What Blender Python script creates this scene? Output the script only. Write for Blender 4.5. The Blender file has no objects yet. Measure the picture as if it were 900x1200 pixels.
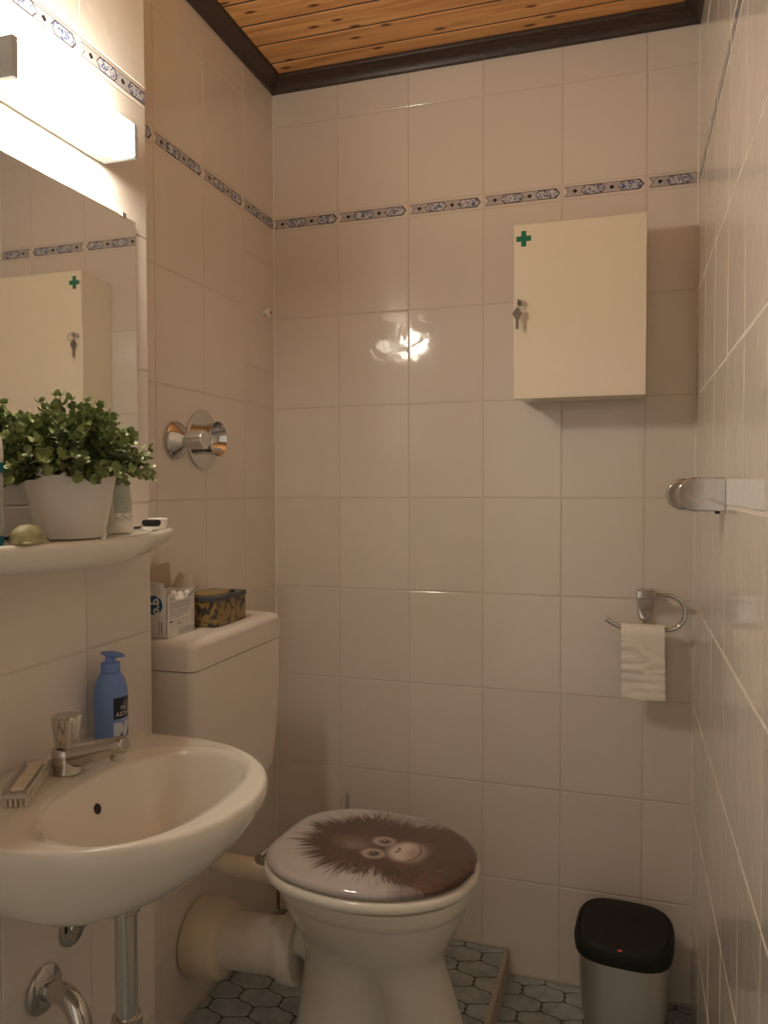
import bpy, bmesh, math, random
import numpy as np
from mathutils import Vector, Matrix, noise
PI = math.pi
random.seed(7)
C = bpy.context.scene.collection

# ------------------------------------------------------------------ room dimensions (metres)
X1 = -0.118      # near left wall (basin, mirror)
XL = -0.196      # recessed left wall (cistern)
XR = 0.919       # right wall
YE = -0.718      # where the near left wall ends
YB = -2.45       # wall behind the photographer
ZC = 2.41        # ceiling
PLAT = 0.066     # raised floor under the toilet
PX = 0.472       # edge of the raised floor

# ------------------------------------------------------------------ materials
def new_mat(name):
    m = bpy.data.materials.new(name); m.use_nodes = True
    nt = m.node_tree; b = nt.nodes['Principled BSDF']
    return m, nt, b
def mat(name, col, rough=.5, metal=0., coat=0., spec=None, trans=0., sss=0., ior=None, bump=None):
    m, nt, b = new_mat(name)
    b.inputs['Base Color'].default_value = (*col, 1)
    b.inputs['Roughness'].default_value = rough
    b.inputs['Metallic'].default_value = metal
    b.inputs['Coat Weight'].default_value = coat
    b.inputs['Coat Roughness'].default_value = .04
    if spec is not None: b.inputs['Specular IOR Level'].default_value = spec
    b.inputs['Transmission Weight'].default_value = trans
    if sss:
        b.inputs['Subsurface Weight'].default_value = sss
        b.inputs['Subsurface Scale'].default_value = .004
    if ior: b.inputs['IOR'].default_value = ior
    # a little natural variation, all from procedural noise
    tc = nt.nodes.new('ShaderNodeTexCoord')
    nz = nt.nodes.new('ShaderNodeTexNoise'); nz.inputs['Scale'].default_value = (bump or (0, 60))[1]
    nt.links.new(tc.outputs['Object'], nz.inputs['Vector'])
    if bump:
        bp = nt.nodes.new('ShaderNodeBump'); bp.inputs['Strength'].default_value = 1
        bp.inputs['Distance'].default_value = bump[0]
        nt.links.new(nz.outputs['Fac'], bp.inputs['Height']); nt.links.new(bp.outputs['Normal'], b.inputs['Normal'])
    mr = nt.nodes.new('ShaderNodeMapRange')
    mr.inputs['To Min'].default_value = max(0, rough - .03); mr.inputs['To Max'].default_value = min(1, rough + .04)
    nt.links.new(nz.outputs['Fac'], mr.inputs['Value']); nt.links.new(mr.outputs['Result'], b.inputs['Roughness'])
    return m
def N(nt, typ, **kw):
    n = nt.nodes.new(typ)
    for k, v in kw.items(): setattr(n, k, v)
    return n
def math_node(nt, op, a, b=None, c=None):
    n = nt.nodes.new('ShaderNodeMath'); n.operation = op
    for i, v in enumerate((a, b, c)):
        if v is None: continue
        if isinstance(v, (int, float)): n.inputs[i].default_value = v
        else: nt.links.new(v, n.inputs[i])
    return n.outputs[0]

def tile_material():
    m, nt, b = new_mat('glazed_tile')
    tc = N(nt, 'ShaderNodeTexCoord')
    n1 = N(nt, 'ShaderNodeTexNoise'); n1.inputs['Scale'].default_value = 5; n1.inputs['Detail'].default_value = 3
    nt.links.new(tc.outputs['Object'], n1.inputs['Vector'])
    at = N(nt, 'ShaderNodeAttribute', attribute_name='tid')
    ad = math_node(nt, 'ADD', math_node(nt, 'MULTIPLY', n1.outputs['Fac'], .55), math_node(nt, 'MULTIPLY', at.outputs['Fac'], .45))
    cr = N(nt, 'ShaderNodeValToRGB')
    cr.color_ramp.elements[0].position = .2; cr.color_ramp.elements[0].color = (.725, .672, .612, 1)
    cr.color_ramp.elements[1].position = .8; cr.color_ramp.elements[1].color = (.78, .726, .662, 1)
    nt.links.new(ad, cr.inputs['Fac']); nt.links.new(cr.outputs['Color'], b.inputs['Base Color'])
    b.inputs['Roughness'].default_value = .09
    b.inputs['Specular IOR Level'].default_value = .5
    n2 = N(nt, 'ShaderNodeTexNoise'); n2.inputs['Scale'].default_value = 16; n2.inputs['Detail'].default_value = 2; n2.inputs['Distortion'].default_value = .6
    nt.links.new(tc.outputs['Object'], n2.inputs['Vector'])
    bp = N(nt, 'ShaderNodeBump'); bp.inputs['Strength'].default_value = 1; bp.inputs['Distance'].default_value = .0011
    nt.links.new(n2.outputs['Fac'], bp.inputs['Height']); nt.links.new(bp.outputs['Normal'], b.inputs['Normal'])
    return m

def lantern_material():
    m, nt, b = new_mat('lantern_tile')
    tc = N(nt, 'ShaderNodeTexCoord'); sp = N(nt, 'ShaderNodeSeparateXYZ')
    nt.links.new(tc.outputs['Object'], sp.inputs[0])
    L = .105
    X = math_node(nt, 'MULTIPLY_ADD', sp.outputs[0], 2*PI/L, 2*PI*(.116/L) + PI)
    Y = math_node(nt, 'MULTIPLY_ADD', sp.outputs[1], 2*PI/L, 2*PI*(.373/L))
    cx = math_node(nt, 'COSINE', X); cy = math_node(nt, 'COSINE', Y)
    sx = math_node(nt, 'SINE', X); sy = math_node(nt, 'SINE', Y)
    s2 = math_node(nt, 'ADD', math_node(nt, 'MULTIPLY', sx, sx), math_node(nt, 'MULTIPLY', sy, sy))
    f = math_node(nt, 'ADD', math_node(nt, 'ADD', cx, cy),
                  math_node(nt, 'MULTIPLY', math_node(nt, 'MULTIPLY', math_node(nt, 'SUBTRACT', cy, cx), s2), .41))
    gr = math_node(nt, 'ADD', math_node(nt, 'SQRT', s2), .22)
    d = math_node(nt, 'DIVIDE', math_node(nt, 'ABSOLUTE', f), gr)
    mr = N(nt, 'ShaderNodeMapRange'); mr.interpolation_type = 'SMOOTHSTEP'
    mr.inputs['From Min'].default_value = .06; mr.inputs['From Max'].default_value = .13
    nt.links.new(d, mr.inputs['Value'])
    nz = N(nt, 'ShaderNodeTexNoise'); nz.inputs['Scale'].default_value = 28; nz.inputs['Detail'].default_value = 6; nz.inputs['Roughness'].default_value = .65
    nt.links.new(tc.outputs['Object'], nz.inputs['Vector'])
    cr = N(nt, 'ShaderNodeValToRGB')
    cr.color_ramp.elements[0].position = .35; cr.color_ramp.elements[0].color = (.29, .34, .38, 1)
    cr.color_ramp.elements[1].position = .68; cr.color_ramp.elements[1].color = (.52, .565, .58, 1)
    nt.links.new(nz.outputs['Fac'], cr.inputs['Fac'])
    mx = N(nt, 'ShaderNodeMix', data_type='RGBA')
    nt.links.new(mr.outputs['Result'], mx.inputs['Factor'])
    mx.inputs['A'].default_value = (.10, .088, .072, 1); nt.links.new(cr.outputs['Color'], mx.inputs['B'])
    nt.links.new(mx.outputs['Result'], b.inputs['Base Color'])
    rr = N(nt, 'ShaderNodeMapRange'); rr.inputs['To Min'].default_value = .85; rr.inputs['To Max'].default_value = .32
    nt.links.new(mr.outputs['Result'], rr.inputs['Value']); nt.links.new(rr.outputs['Result'], b.inputs['Roughness'])
    bp = N(nt, 'ShaderNodeBump'); bp.inputs['Strength'].default_value = .8; bp.inputs['Distance'].default_value = .0025
    nt.links.new(mr.outputs['Result'], bp.inputs['Height']); nt.links.new(bp.outputs['Normal'], b.inputs['Normal'])
    return m

def pine_material():
    m, nt, b = new_mat('pine_board')
    tc = N(nt, 'ShaderNodeTexCoord'); at = N(nt, 'ShaderNodeAttribute', attribute_name='tid')
    cb = N(nt, 'ShaderNodeCombineXYZ'); nt.links.new(math_node(nt, 'MULTIPLY', at.outputs['Fac'], 37.), cb.inputs[0]); nt.links.new(math_node(nt, 'MULTIPLY', at.outputs['Fac'], 11.), cb.inputs[2])
    ad = N(nt, 'ShaderNodeVectorMath', operation='ADD'); nt.links.new(tc.outputs['Object'], ad.inputs[0]); nt.links.new(cb.outputs[0], ad.inputs[1])
    mp = N(nt, 'ShaderNodeMapping'); mp.inputs['Scale'].default_value = (1.6, 24, 1); nt.links.new(ad.outputs[0], mp.inputs['Vector'])
    nz = N(nt, 'ShaderNodeTexNoise'); nz.inputs['Scale'].default_value = 2.2; nz.inputs['Detail'].default_value = 7; nz.inputs['Distortion'].default_value = .7
    nt.links.new(mp.outputs[0], nz.inputs['Vector'])
    cr = N(nt, 'ShaderNodeValToRGB'); e = cr.color_ramp.elements
    e[0].position = .3; e[0].color = (.54, .235, .072, 1); e[1].position = .72; e[1].color = (.88, .49, .195, 1)
    nt.links.new(nz.outputs['Fac'], cr.inputs['Fac'])
    mp2 = N(nt, 'ShaderNodeMapping'); mp2.inputs['Scale'].default_value = (3.2, 9.5, .01); nt.links.new(ad.outputs[0], mp2.inputs['Vector'])
    vo = N(nt, 'ShaderNodeTexVoronoi', voronoi_dimensions='2D'); vo.inputs['Scale'].default_value = 1.5; nt.links.new(mp2.outputs[0], vo.inputs['Vector'])
    k = N(nt, 'ShaderNodeMapRange'); k.interpolation_type = 'SMOOTHSTEP'
    k.inputs['From Min'].default_value = .03; k.inputs['From Max'].default_value = .105; nt.links.new(vo.outputs['Distance'], k.inputs['Value'])
    mx = N(nt, 'ShaderNodeMix', data_type='RGBA'); nt.links.new(k.outputs['Result'], mx.inputs['Factor'])
    mx.inputs['A'].default_value = (.11, .032, .010, 1); nt.links.new(cr.outputs['Color'], mx.inputs['B'])
    nt.links.new(mx.outputs['Result'], b.inputs['Base Color'])
    b.inputs['Roughness'].default_value = .42
    bp = N(nt, 'ShaderNodeBump'); bp.inputs['Distance'].default_value = .0006; nt.links.new(nz.outputs['Fac'], bp.inputs['Height']); nt.links.new(bp.outputs['Normal'], b.inputs['Normal'])
    return m

def noise_color(name, cols, scale, rough=.5, stretch=(1, 1, 1), detail=4, metal=0, dist=0., pos=(.35, .65), bump=0):
    m, nt, b = new_mat(name)
    tc = N(nt, 'ShaderNodeTexCoord'); mp = N(nt, 'ShaderNodeMapping'); mp.inputs['Scale'].default_value = stretch
    nt.links.new(tc.outputs['Object'], mp.inputs['Vector'])
    nz = N(nt, 'ShaderNodeTexNoise'); nz.inputs['Scale'].default_value = scale; nz.inputs['Detail'].default_value = detail; nz.inputs['Distortion'].default_value = dist
    nt.links.new(mp.outputs[0], nz.inputs['Vector'])
    cr = N(nt, 'ShaderNodeValToRGB'); e = cr.color_ramp.elements
    e[0].position = pos[0]; e[0].color = (*cols[0], 1); e[1].position = pos[1]; e[1].color = (*cols[1], 1)
    nt.links.new(nz.outputs['Fac'], cr.inputs['Fac']); nt.links.new(cr.outputs['Color'], b.inputs['Base Color'])
    b.inputs['Roughness'].default_value = rough; b.inputs['Metallic'].default_value = metal
    if bump:
        bp = N(nt, 'ShaderNodeBump'); bp.inputs['Distance'].default_value = bump
        nt.links.new(nz.outputs['Fac'], bp.inputs['Height']); nt.links.new(bp.outputs['Normal'], b.inputs['Normal'])
    return m
def attr_material(name, attr, rough, coat=0., sss=0.):
    m, nt, b = new_mat(name)
    at = N(nt, 'ShaderNodeAttribute', attribute_name=attr)
    nt.links.new(at.outputs['Color'], b.inputs['Base Color']); b.inputs['Roughness'].default_value = rough
    b.inputs['Coat Weight'].default_value = coat; b.inputs['Coat Roughness'].default_value = .05
    return m
def emission_material(name, col, strength):
    m = bpy.data.materials.new(name); m.use_nodes = True; nt = m.node_tree; nt.nodes.clear()
    o = nt.nodes.new('ShaderNodeOutputMaterial'); e = nt.nodes.new('ShaderNodeEmission')
    e.inputs['Color'].default_value = (*col, 1); e.inputs['Strength'].default_value = strength
    nt.links.new(e.outputs[0], o.inputs['Surface']); return m

M = dict(
    tile=tile_material(),
    grout=mat('grout', (.66, .60, .53), .8, bump=(.0006, 300)),
    groutr=mat('pale_grout', (.80, .75, .68), .6, bump=(.0004, 300)),
    print_bg=noise_color('border_ground', ((.42, .40, .42), (.56, .53, .52)), 120, .15),
    print_line=mat('border_line', (.085, .075, .085), .15),
    print_dark=mat('border_diamond', (.03, .022, .02), .15),
    print_motif=noise_color('border_motif', ((.10, .13, .26), (.66, .66, .68)), 130, .12, dist=1.5, detail=2, pos=(.42, .56)),
    lantern=lantern_material(), pine=pine_material(),
    dark_wood=noise_color('dark_wood', ((.03, .018, .014), (.07, .042, .03)), 12, .38, stretch=(3, 3, 40)),
    porcelain=mat('porcelain', (.80, .775, .70), .07, coat=.3),
    porcelain2=mat('toilet_porcelain', (.74, .72, .64), .09, coat=.3),
    seat=mat('seat_plastic', (.90, .87, .79), .16),
    plastic=mat('cistern_plastic', (.80, .745, .68), .3),
    cream=mat('cream_pipe', (.74, .66, .50), .35),
    white_pipe=mat('white_pipe', (.74, .69, .62), .28),
    chrome=mat('chrome', (.64, .63, .61), .07, 1.),
    chrome2=mat('worn_chrome', (.55, .52, .47), .2, 1., bump=(.0003, 160)),
    steel=mat('brushed_steel', (.66, .66, .63), .40, 1.),
    iron=noise_color('rusty_bolt', ((.12, .05, .02), (.25, .15, .09)), 300, .6, metal=.6),
    dark=mat('dark_gap', (.02, .018, .016), .6),
    white=mat('white_plastic', (.82, .80, .76), .3),
    cap=mat('lamp_cap_grey', (.60, .67, .70), .35),
    glow=emission_material('lamp_glow', (1.0, .905, .745), 19.5),
    mirror=mat('mirror_silver', (.90, .915, .89), .0, 1.),
    cabinet=mat('cream_lacquer', (.85, .765, .62), .14),
    green=mat('green_print', (.0, .17, .085), .4),
    black=mat('black_plastic', (.006, .006, .0055), .6, bump=(.0002, 500)),
    red=mat('red_button', (.8, .10, .09), .4),
    paper=noise_color('tissue_paper', ((.86, .81, .74), (.92, .87, .80)), 40, .9, bump=.0012, stretch=(.5, 1, 2.2)),
    card=mat('white_card', (.74, .71, .67), .45),
    kraft=mat('grey_card', (.42, .34, .26), .8),
    blue=mat('blue_print', (.015, .12, .26), .4),
    ink=mat('grey_ink', (.24, .24, .27), .6),
    tan=mat('tan_print', (.50, .36, .16), .6),
    tinlid=mat('slate_lid', (.075, .082, .095), .5),
    tinleaf=noise_color('leaf_print', ((.055, .05, .05), (.30, .20, .07)), 26, .45, dist=2.2, detail=2, pos=(.44, .52)),
    goldleaf=mat('leaf_gold', (.30, .21, .085), .45),
    leafline=mat('leaf_vein', (.46, .38, .18), .45),
    bottle=mat('blue_bottle', (.17, .29, .66), .38, sss=.05),
    labelblack=mat('label_black', (.008, .01, .025), .35),
    labeldark=noise_color('label_picture', ((.02, .03, .14), (.60, .68, .78)), 70, .3, stretch=(1, 1, .35), pos=(.46, .54)),
    labeltext=mat('label_text', (.75, .77, .80), .4),
    pot=mat('white_pot', (.80, .76, .72), .3),
    soil=mat('soil', (.02, .015, .01), .9),
    leaf=attr_material('leaf', 'col', .38), stem=mat('stem', (.14, .17, .05), .6),
    stone=noise_color('pale_green_stone', ((.30, .28, .14), (.48, .44, .26)), 70, .5, bump=.0015),
    tube=mat('white_tube', (.80, .78, .73), .28), tubelabel=mat('sage_label', (.42, .48, .40), .35),
    teal=mat('teal_plastic', (.01, .16, .22), .3), clear=mat('clear_plastic', (.86, .83, .76), .12, trans=.5, ior=1.45),
    greyclear=mat('grey_bottle', (.40, .43, .42), .25),
    bristle=noise_color('bristle', ((.62, .52, .42), (.80, .72, .62)), 200, .7, stretch=(1, 1, .2)),
    lidart=attr_material('printed_lid', 'col', .1, coat=.5),
    tampon=mat('white_cotton', (.86, .82, .76), .35),
    keymetal=mat('key_metal', (.24, .21, .18), .35, 1.),
    brass=mat('brass', (.35, .20, .08), .3, 1.),
    door=mat('painted_door', (.60, .55, .48), .4),
    wall_plain=mat('plain_plaster', (.66, .60, .53), .7),
    alu=mat('step_profile', (.52, .49, .43), .4, .6),
    skirt=mat('skirt_grout', (.52, .46, .39), .7),
)

def ex_(x): return math.exp(max(-60, min(60, x)))
# ------------------------------------------------------------------ mesh helpers
class MB:
    def __init__(s): s.v = []; s.f = []; s.m = []; s.a = []; s.mi = 0; s.tid = 0.
    def add(s, verts, faces, mi=None):
        o = len(s.v); s.v += [Vector(p) for p in verts]
        for f in faces: s.f.append([i + o for i in f]); s.m.append(s.mi if mi is None else mi); s.a.append(s.tid)
        return s
    def bm(s, b, mi=None):
        b.verts.ensure_lookup_table()
        s.add([v.co.copy() for v in b.verts], [[v.index for v in f.verts] for f in b.faces], mi); b.free(); return s
    def box(s, lo, hi, r=0, seg=2, mi=None, mtx=None):
        b = bmesh.new(); bmesh.ops.create_cube(b, size=1)
        c = [(lo[i] + hi[i]) / 2 for i in range(3)]; d = [hi[i] - lo[i] for i in range(3)]
        for v in b.verts: v.co = Vector([c[i] + v.co[i] * d[i] for i in range(3)])
        if r: bmesh.ops.bevel(b, geom=list(b.edges) , offset=min(r, min(d) * .49), segments=seg, affect='EDGES', profile=.5)
        if mtx: b.transform(mtx)
        b.verts.index_update(); return s.bm(b, mi)
    def loft(s, rings, mi=None, cap0=True, cap1=True, closed=True):
        n = len(rings[0]); V = [p for r in rings for p in r]; F = []
        for i in range(len(rings) - 1):
            for j in range(n if closed else n - 1):
                k = (j + 1) % n; F.append([i*n + j, i*n + k, (i+1)*n + k, (i+1)*n + j])
        if cap0: F.append(list(range(n))[::-1])
        if cap1: F.append([(len(rings)-1)*n + j for j in range(n)])
        return s.add(V, F, mi)
    def lathe(s, prof, org=(0, 0, 0), axis=(0, 0, 1), n=40, mi=None, cap0=True, cap1=True, sc=(1, 1)):
        q = Vector((0, 0, 1)).rotation_difference(Vector(axis).normalized()).to_matrix(); o = Vector(org)
        R = [[o + q @ Vector((r*sc[0]*math.cos(2*PI*j/n), r*sc[1]*math.sin(2*PI*j/n), z)) for j in range(n)] for r, z in prof]
        return s.loft(R, mi, cap0, cap1)
    def tube(s, pts, rad, n=20, mi=None, flat=1.):
        pts = [Vector(p) for p in pts]; R = []; up = None
        for i, p in enumerate(pts):
            t = (pts[min(i+1, len(pts)-1)] - pts[max(i-1, 0)]).normalized()
            if up is None:
                up = Vector((0, 0, 1)) if abs(t.z) < .9 else Vector((1, 0, 0))
            u = (up - t*up.dot(t)).normalized(); w = t.cross(u); up = u
            r = rad[i] if isinstance(rad, (list, tuple)) else rad
            R.append([p + (u*math.cos(2*PI*j/n)*r + w*math.sin(2*PI*j/n)*r*flat) for j in range(n)])
        return s.loft(R, mi)
    def sphere(s, c, r, sc=(1, 1, 1), mi=None, n=20):
        b = bmesh.new(); bmesh.ops.create_uvsphere(b, u_segments=n, v_segments=n//2+2, radius=r)
        for v in b.verts: v.co = Vector((c[0]+v.co.x*sc[0], c[1]+v.co.y*sc[1], c[2]+v.co.z*sc[2]))
        b.verts.index_update(); return s.bm(b, mi)
    def torus(s, c, R, r, axis=(0, 0, 1), n=32, k=10, mi=None, arc=None):
        q = Vector((0, 0, 1)).rotation_difference(Vector(axis).normalized()).to_matrix(); c = Vector(c)
        rings = []
        for i in range(n + (0 if arc is None else 1)):
            a = 2*PI*i/n if arc is None else arc[0] + (arc[1]-arc[0])*i/n
            d = Vector((math.cos(a), math.sin(a), 0))
            rings.append([c + q @ (d*(R + r*math.cos(2*PI*j/k)) + Vector((0, 0, r*math.sin(2*PI*j/k)))) for j in range(k)])
        if arc is None: rings.append(rings[0]); return s.loft(rings, mi, False, False)
        return s.loft(rings, mi)
    def prism(s, poly, f0, f1, mi=None):     # poly: 2-D points; f0, f1 map them to the two ends
        return s.loft([[f0(*p) for p in poly], [f1(*p) for p in poly]], mi)

def origin_of(p):
    o = Vector((0, 0, 0))
    while p is not None: o = o + p.location; p = p.parent
    return o
def build(name, mb, mats, parent=None, smooth=35, loc=None, weld=True):
    if not isinstance(mats, (list, tuple)): mats = [mats]
    me = bpy.data.meshes.new(name)
    org = origin_of(parent) if parent else Vector(loc or (0, 0, 0))
    me.from_pydata([v - org for v in mb.v], [], mb.f)
    for m in mats: me.materials.append(M[m])
    me.polygons.foreach_set('material_index', mb.m)
    at = me.attributes.new('tid', 'FLOAT', 'FACE'); at.data.foreach_set('value', mb.a)
    b = bmesh.new(); b.from_mesh(me)
    if weld: bmesh.ops.remove_doubles(b, verts=b.verts, dist=1e-6)
    bmesh.ops.recalc_face_normals(b, faces=b.faces); b.to_mesh(me); b.free()
    if smooth:
        me.polygons.foreach_set('use_smooth', [True]*len(me.polygons)); me.set_sharp_from_angle(angle=math.radians(smooth))
    o = bpy.data.objects.new(name, me); C.objects.link(o)
    if smooth and weld:
        w = o.modifiers.new('weighted_normal', 'WEIGHTED_NORMAL'); w.keep_sharp = True; w.weight = 80
    if parent: o.parent = parent
    else: o.location = org
    return o
def thing(name, loc, label, cat, group=None):
    o = bpy.data.objects.new(name, None); C.objects.link(o); o.location = loc; o.empty_display_size = .05
    o['label'] = label; o['category'] = cat
    if group: o['group'] = group
    return o
def tag(o, label, cat, group=None):
    o['label'] = label; o['category'] = cat
    if group: o['group'] = group
    return o
def struct(name, mb, mats, smooth=30, weld=True, label=None, cat=None):
    o = build(name, mb, mats, None, None if name.startswith(('wall', 'ceil', 'floor')) else smooth, weld=weld); o['kind'] = 'structure'
    o['label'] = label or name; o['category'] = cat or 'wall'
    return o
def catmull(P, n, closed=False):
    out = []; m = len(P); seg = m if closed else m - 1
    for i in range(seg):
        g = (lambda k: P[k % m]) if closed else (lambda k: P[max(0, min(m-1, k))])
        a, b, c, d = (Vector(g(i-1)), Vector(g(i)), Vector(g(i+1)), Vector(g(i+2)))
        for k in range(n):
            t = k/n
            out.append(.5*((2*b) + (c-a)*t + (2*a-5*b+4*c-d)*t*t + (3*b-a-3*c+d)*t**3))
    if not closed: out.append(Vector(P[-1]))
    return out
def text_mesh(txt, size, bold=0.):
    cu = bpy.data.curves.new('t', 'FONT'); cu.body = txt; cu.size = size; cu.align_x = 'CENTER'; cu.align_y = 'CENTER'; cu.offset = bold; cu.resolution_u = 3
    o = bpy.data.objects.new('t', cu); C.objects.link(o)
    bpy.context.view_layer.update()
    me = bpy.data.meshes.new_from_object(o.evaluated_get(bpy.context.evaluated_depsgraph_get()))
    V = [v.co.copy() for v in me.vertices]; F = [list(p.vertices) for p in me.polygons]
    bpy.data.objects.remove(o); bpy.data.curves.remove(cu); bpy.data.meshes.remove(me)
    return V, F

# ------------------------------------------------------------------ tiled walls
ROWS = [0.0, .251, .501, .751, 1.001, 1.251, 1.501, 1.751, 1.996, 2.034, 2.284, ZC + .02]
def tile_wall(mb, P, u_lines, flip_print=False, zoff=0., rows=ROWS, special=None, base=0., G=.0015):
    """P(u, z, h): world point at u along the wall, height z, h out of the wall."""
    T = .0022; B = .0014
    for i in range(len(u_lines) - 1):
        u0, u1 = u_lines[i], u_lines[i+1]
        rr = special[i] if special and i in special else rows
        for k in range(len(rr) - 1):
            z0, z1 = rr[k] + (zoff if k else 0), rr[k+1] + zoff
            if z1 <= base + .01: continue
            z0 = max(z0, base)
            a, b2, c, d = u0 + G, u1 - G, z0 + G, z1 - G
            if b2 - a < .004: continue
            band = abs(rr[k] - 1.996) < .003
            tu, tz = random.uniform(-.0028, .0028), random.uniform(-.0028, .0028)
            mb.tid = random.random()
            um, zm = (a+b2)/2, (c+d)/2
            def Q(u, z, h): return P(u, z, h + ((u-um)*tu + (z-zm)*tz if h > .001 else 0))
            ring = lambda ins, h: [Q(a+ins, c+ins, h), Q(b2-ins, c+ins, h), Q(b2-ins, d-ins, h), Q(a+ins, d-ins, h)]
            mb.loft([ring(0, .0004), ring(0, T-B), ring(B*.3, T-B*.3), ring(B, T)], 0, cap0=False)
            if band:
                h = T + .0002; L = .2; zc = (z0+z1)/2; hh = .0125
                full_a = u1 - L if flip_print == 'far' else u0
                # the printed strip runs from its notch to its tip; cut it where the tile is cut
                s0 = 0; 
                if u1 - u0 < .19:
                    s0 = 0 if not (flip_print and i == 0 or not flip_print and i == 0) else L - (u1-u0)
                if flip_print: S = lambda s: u1 - (s - 0) if u1-u0 >= .19 else (u1 - s if i else u1 - s + 0)
                else: S = lambda s: u0 + s - s0
                def poly(pts, mi, hz):
                    if flip_print: pp = [(u1 - s, z) for s, z in pts]
                    else: pp = [(u0 + s - s0, z) for s, z in pts]
                    # clip to tile
                    lo, hi = u0 + .003, u1 - .003
                    def clip(pp, lim, keep):
                        out = []
                        for j in range(len(pp)):
                            p, q = pp[j], pp[(j+1) % len(pp)]
                            ip, iq = keep(p[0]), keep(q[0])
                            if ip: out.append(p)
                            if ip != iq:
                                t = (lim - p[0])/(q[0]-p[0]); out.append((lim, p[1] + t*(q[1]-p[1])))
                        return out
                    pp = clip(pp, lo, lambda x: x >= lo); pp = clip(pp, hi, lambda x: x <= hi) if pp else pp
                    if len(pp) > 2: mb.add([Q(u, z, hz) for u, z in pp], [list(range(len(pp)))], mi)
                def shape(s_a, s_b, hgt, notch, tip):
                    return [(s_a, zc-hgt), (s_b-tip, zc-hgt), (s_b, zc), (s_b-tip, zc+hgt), (s_a, zc+hgt), (s_a+notch, zc)]
                def notched(s_a, s_b, hgt, mi, hz):   # split in two convex halves
                    poly([(s_a, zc-hgt), (s_b-.010, zc-hgt), (s_b, zc), (s_a+.009, zc)], mi, hz)
                    poly([(s_a+.009, zc), (s_b, zc), (s_b-.010, zc+hgt), (s_a, zc+hgt)], mi, hz)
                def hexa(s_a, s_b, hgt, mi, hz):
                    poly([(s_a, zc), (s_a+.010, zc-hgt), (s_b-.010, zc-hgt), (s_b, zc), (s_b-.010, zc+hgt), (s_a+.010, zc+hgt)], mi, hz)
                def diam(sc, w, hgt, mi, hz): poly([(sc-w, zc), (sc, zc-hgt), (sc+w, zc), (sc, zc+hgt)], mi, hz)
                notched(.004, .194, hh, 2, h); notched(.0062, .1915, hh-.0014, 1, h+.0001)
                diam(.030, .0065, .0055, 4, h+.0002)
                hexa(.044, .104, hh-.001, 2, h+.0002); hexa(.0460, .1020, hh-.0025, 3, h+.0003)
                diam(.118, .0065, .0055, 4, h+.0002)
                hexa(.132, .1925, hh-.001, 2, h+.0002); hexa(.1340, .1905, hh-.0025, 3, h+.0003)
    mb.tid = 0

TM = ['tile', 'print_bg', 'print_line', 'print_motif', 'print_dark', 'grout', 'groutr']
def wall_back():
    mb = MB()
    us = [XL] + [.2*c for c in range(-0, 5)] + [XR]
    us = [XL, 0., .2, .4, .6, .8, XR]
    P = lambda u, z, h: Vector((u, -h, z))
    tile_wall(mb, P, us)
    mb.box((XL-.1, 0.0006, 0), (XR+.1, .06, ZC+.05), mi=5)
    mb.box((XL-.1, -.0010, 0), (XR+.1, .0006, ZC+.05), mi=5)
    struct('wall_back', mb, TM, label='back wall of glossy cream tiles with a blue patterned border', weld=False)
wall_back()
def wall_left():
    mb = MB()
    P = lambda u, z, h: Vector((XL + h, u, z))
    us = [YE, -.582, -.382, -.182, 0.]
    sp = {3: [0, .251, .501, .751, 1.001, 1.251, 1.501, 1.601, 1.894, 1.996, 2.034, 2.284, ZC+.02]}
    tile_wall(mb, P, us, special=sp)
    mb.box((XL-.06, YE-.02, 0), (XL+.001, 0, ZC+.05), mi=5)
    # return face of the step in the wall
    mb.box((XL, YE-.02, 0), (X1-.004, YE, ZC+.05), mi=0)
    struct('wall_left_recess', mb, TM, label='recessed left wall of cream tiles behind the cistern', weld=False)
    mb = MB()
    P = lambda u, z, h: Vector((X1 + h - .003, u, z))
    us = [YB] + [-.9056 - .2*k for k in range(7, -1, -1)] + [YE]
    us = [YB] + [u for u in us[1:] if u > YB + .03]
    tile_wall(mb, P, us)
    mb.box((XL-.06, YB-.02, 0), (X1-.002, YE-.0005, ZC+.05), mi=5)
    struct('wall_left', mb, TM, label='near left wall of cream tiles behind basin and mirror', weld=False)
wall_left()
def wall_right():
    mb = MB()
    P = lambda u, z, h: Vector((XR - h, u, z))
    us = [YB] + [u for u in [-.204 - .2*k for k in range(12, -1, -1)] if u > YB + .03] + [0.]
    TMr = TM[:5] + ['groutr', 'groutr']
    tile_wall(mb, P, us, flip_print=True, zoff=-.006, G=.0024)
    mb.box((XR-.0012, YB-.02, 0), (XR+.06, .0, ZC+.05), mi=5)
    struct('wall_right', mb, TMr, label='right wall of glossy cream tiles seen at a steep angle', weld=False)
wall_right()
# unseen wall and door behind the photographer; doorway opened to admit added fill light
mb = MB(); mb.box((XL-.06, YB-.06, 0), (-.02, YB, ZC+.05)); mb.box((.80, YB-.06, 0), (XR+.06, YB, ZC+.05)); mb.box((-.02, YB-.06, 2.03), (.80, YB, ZC+.05))
struct('wall_front', mb, 'wall_plain', label='plain wall around the door')
mb = MB(); mb.box((-.06, YB-.86, .01), (-.02, YB-.065, 2.02), .002); mb.box((-.02, YB-.78, 1.1), (-.012, YB-.14, 1.9), .003); mb.box((-.02, YB-.78, .15), (-.012, YB-.14, .95), .003)
struct('door_1', mb, 'door', label='painted door opened out of view to let fill light in', cat='door')
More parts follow.
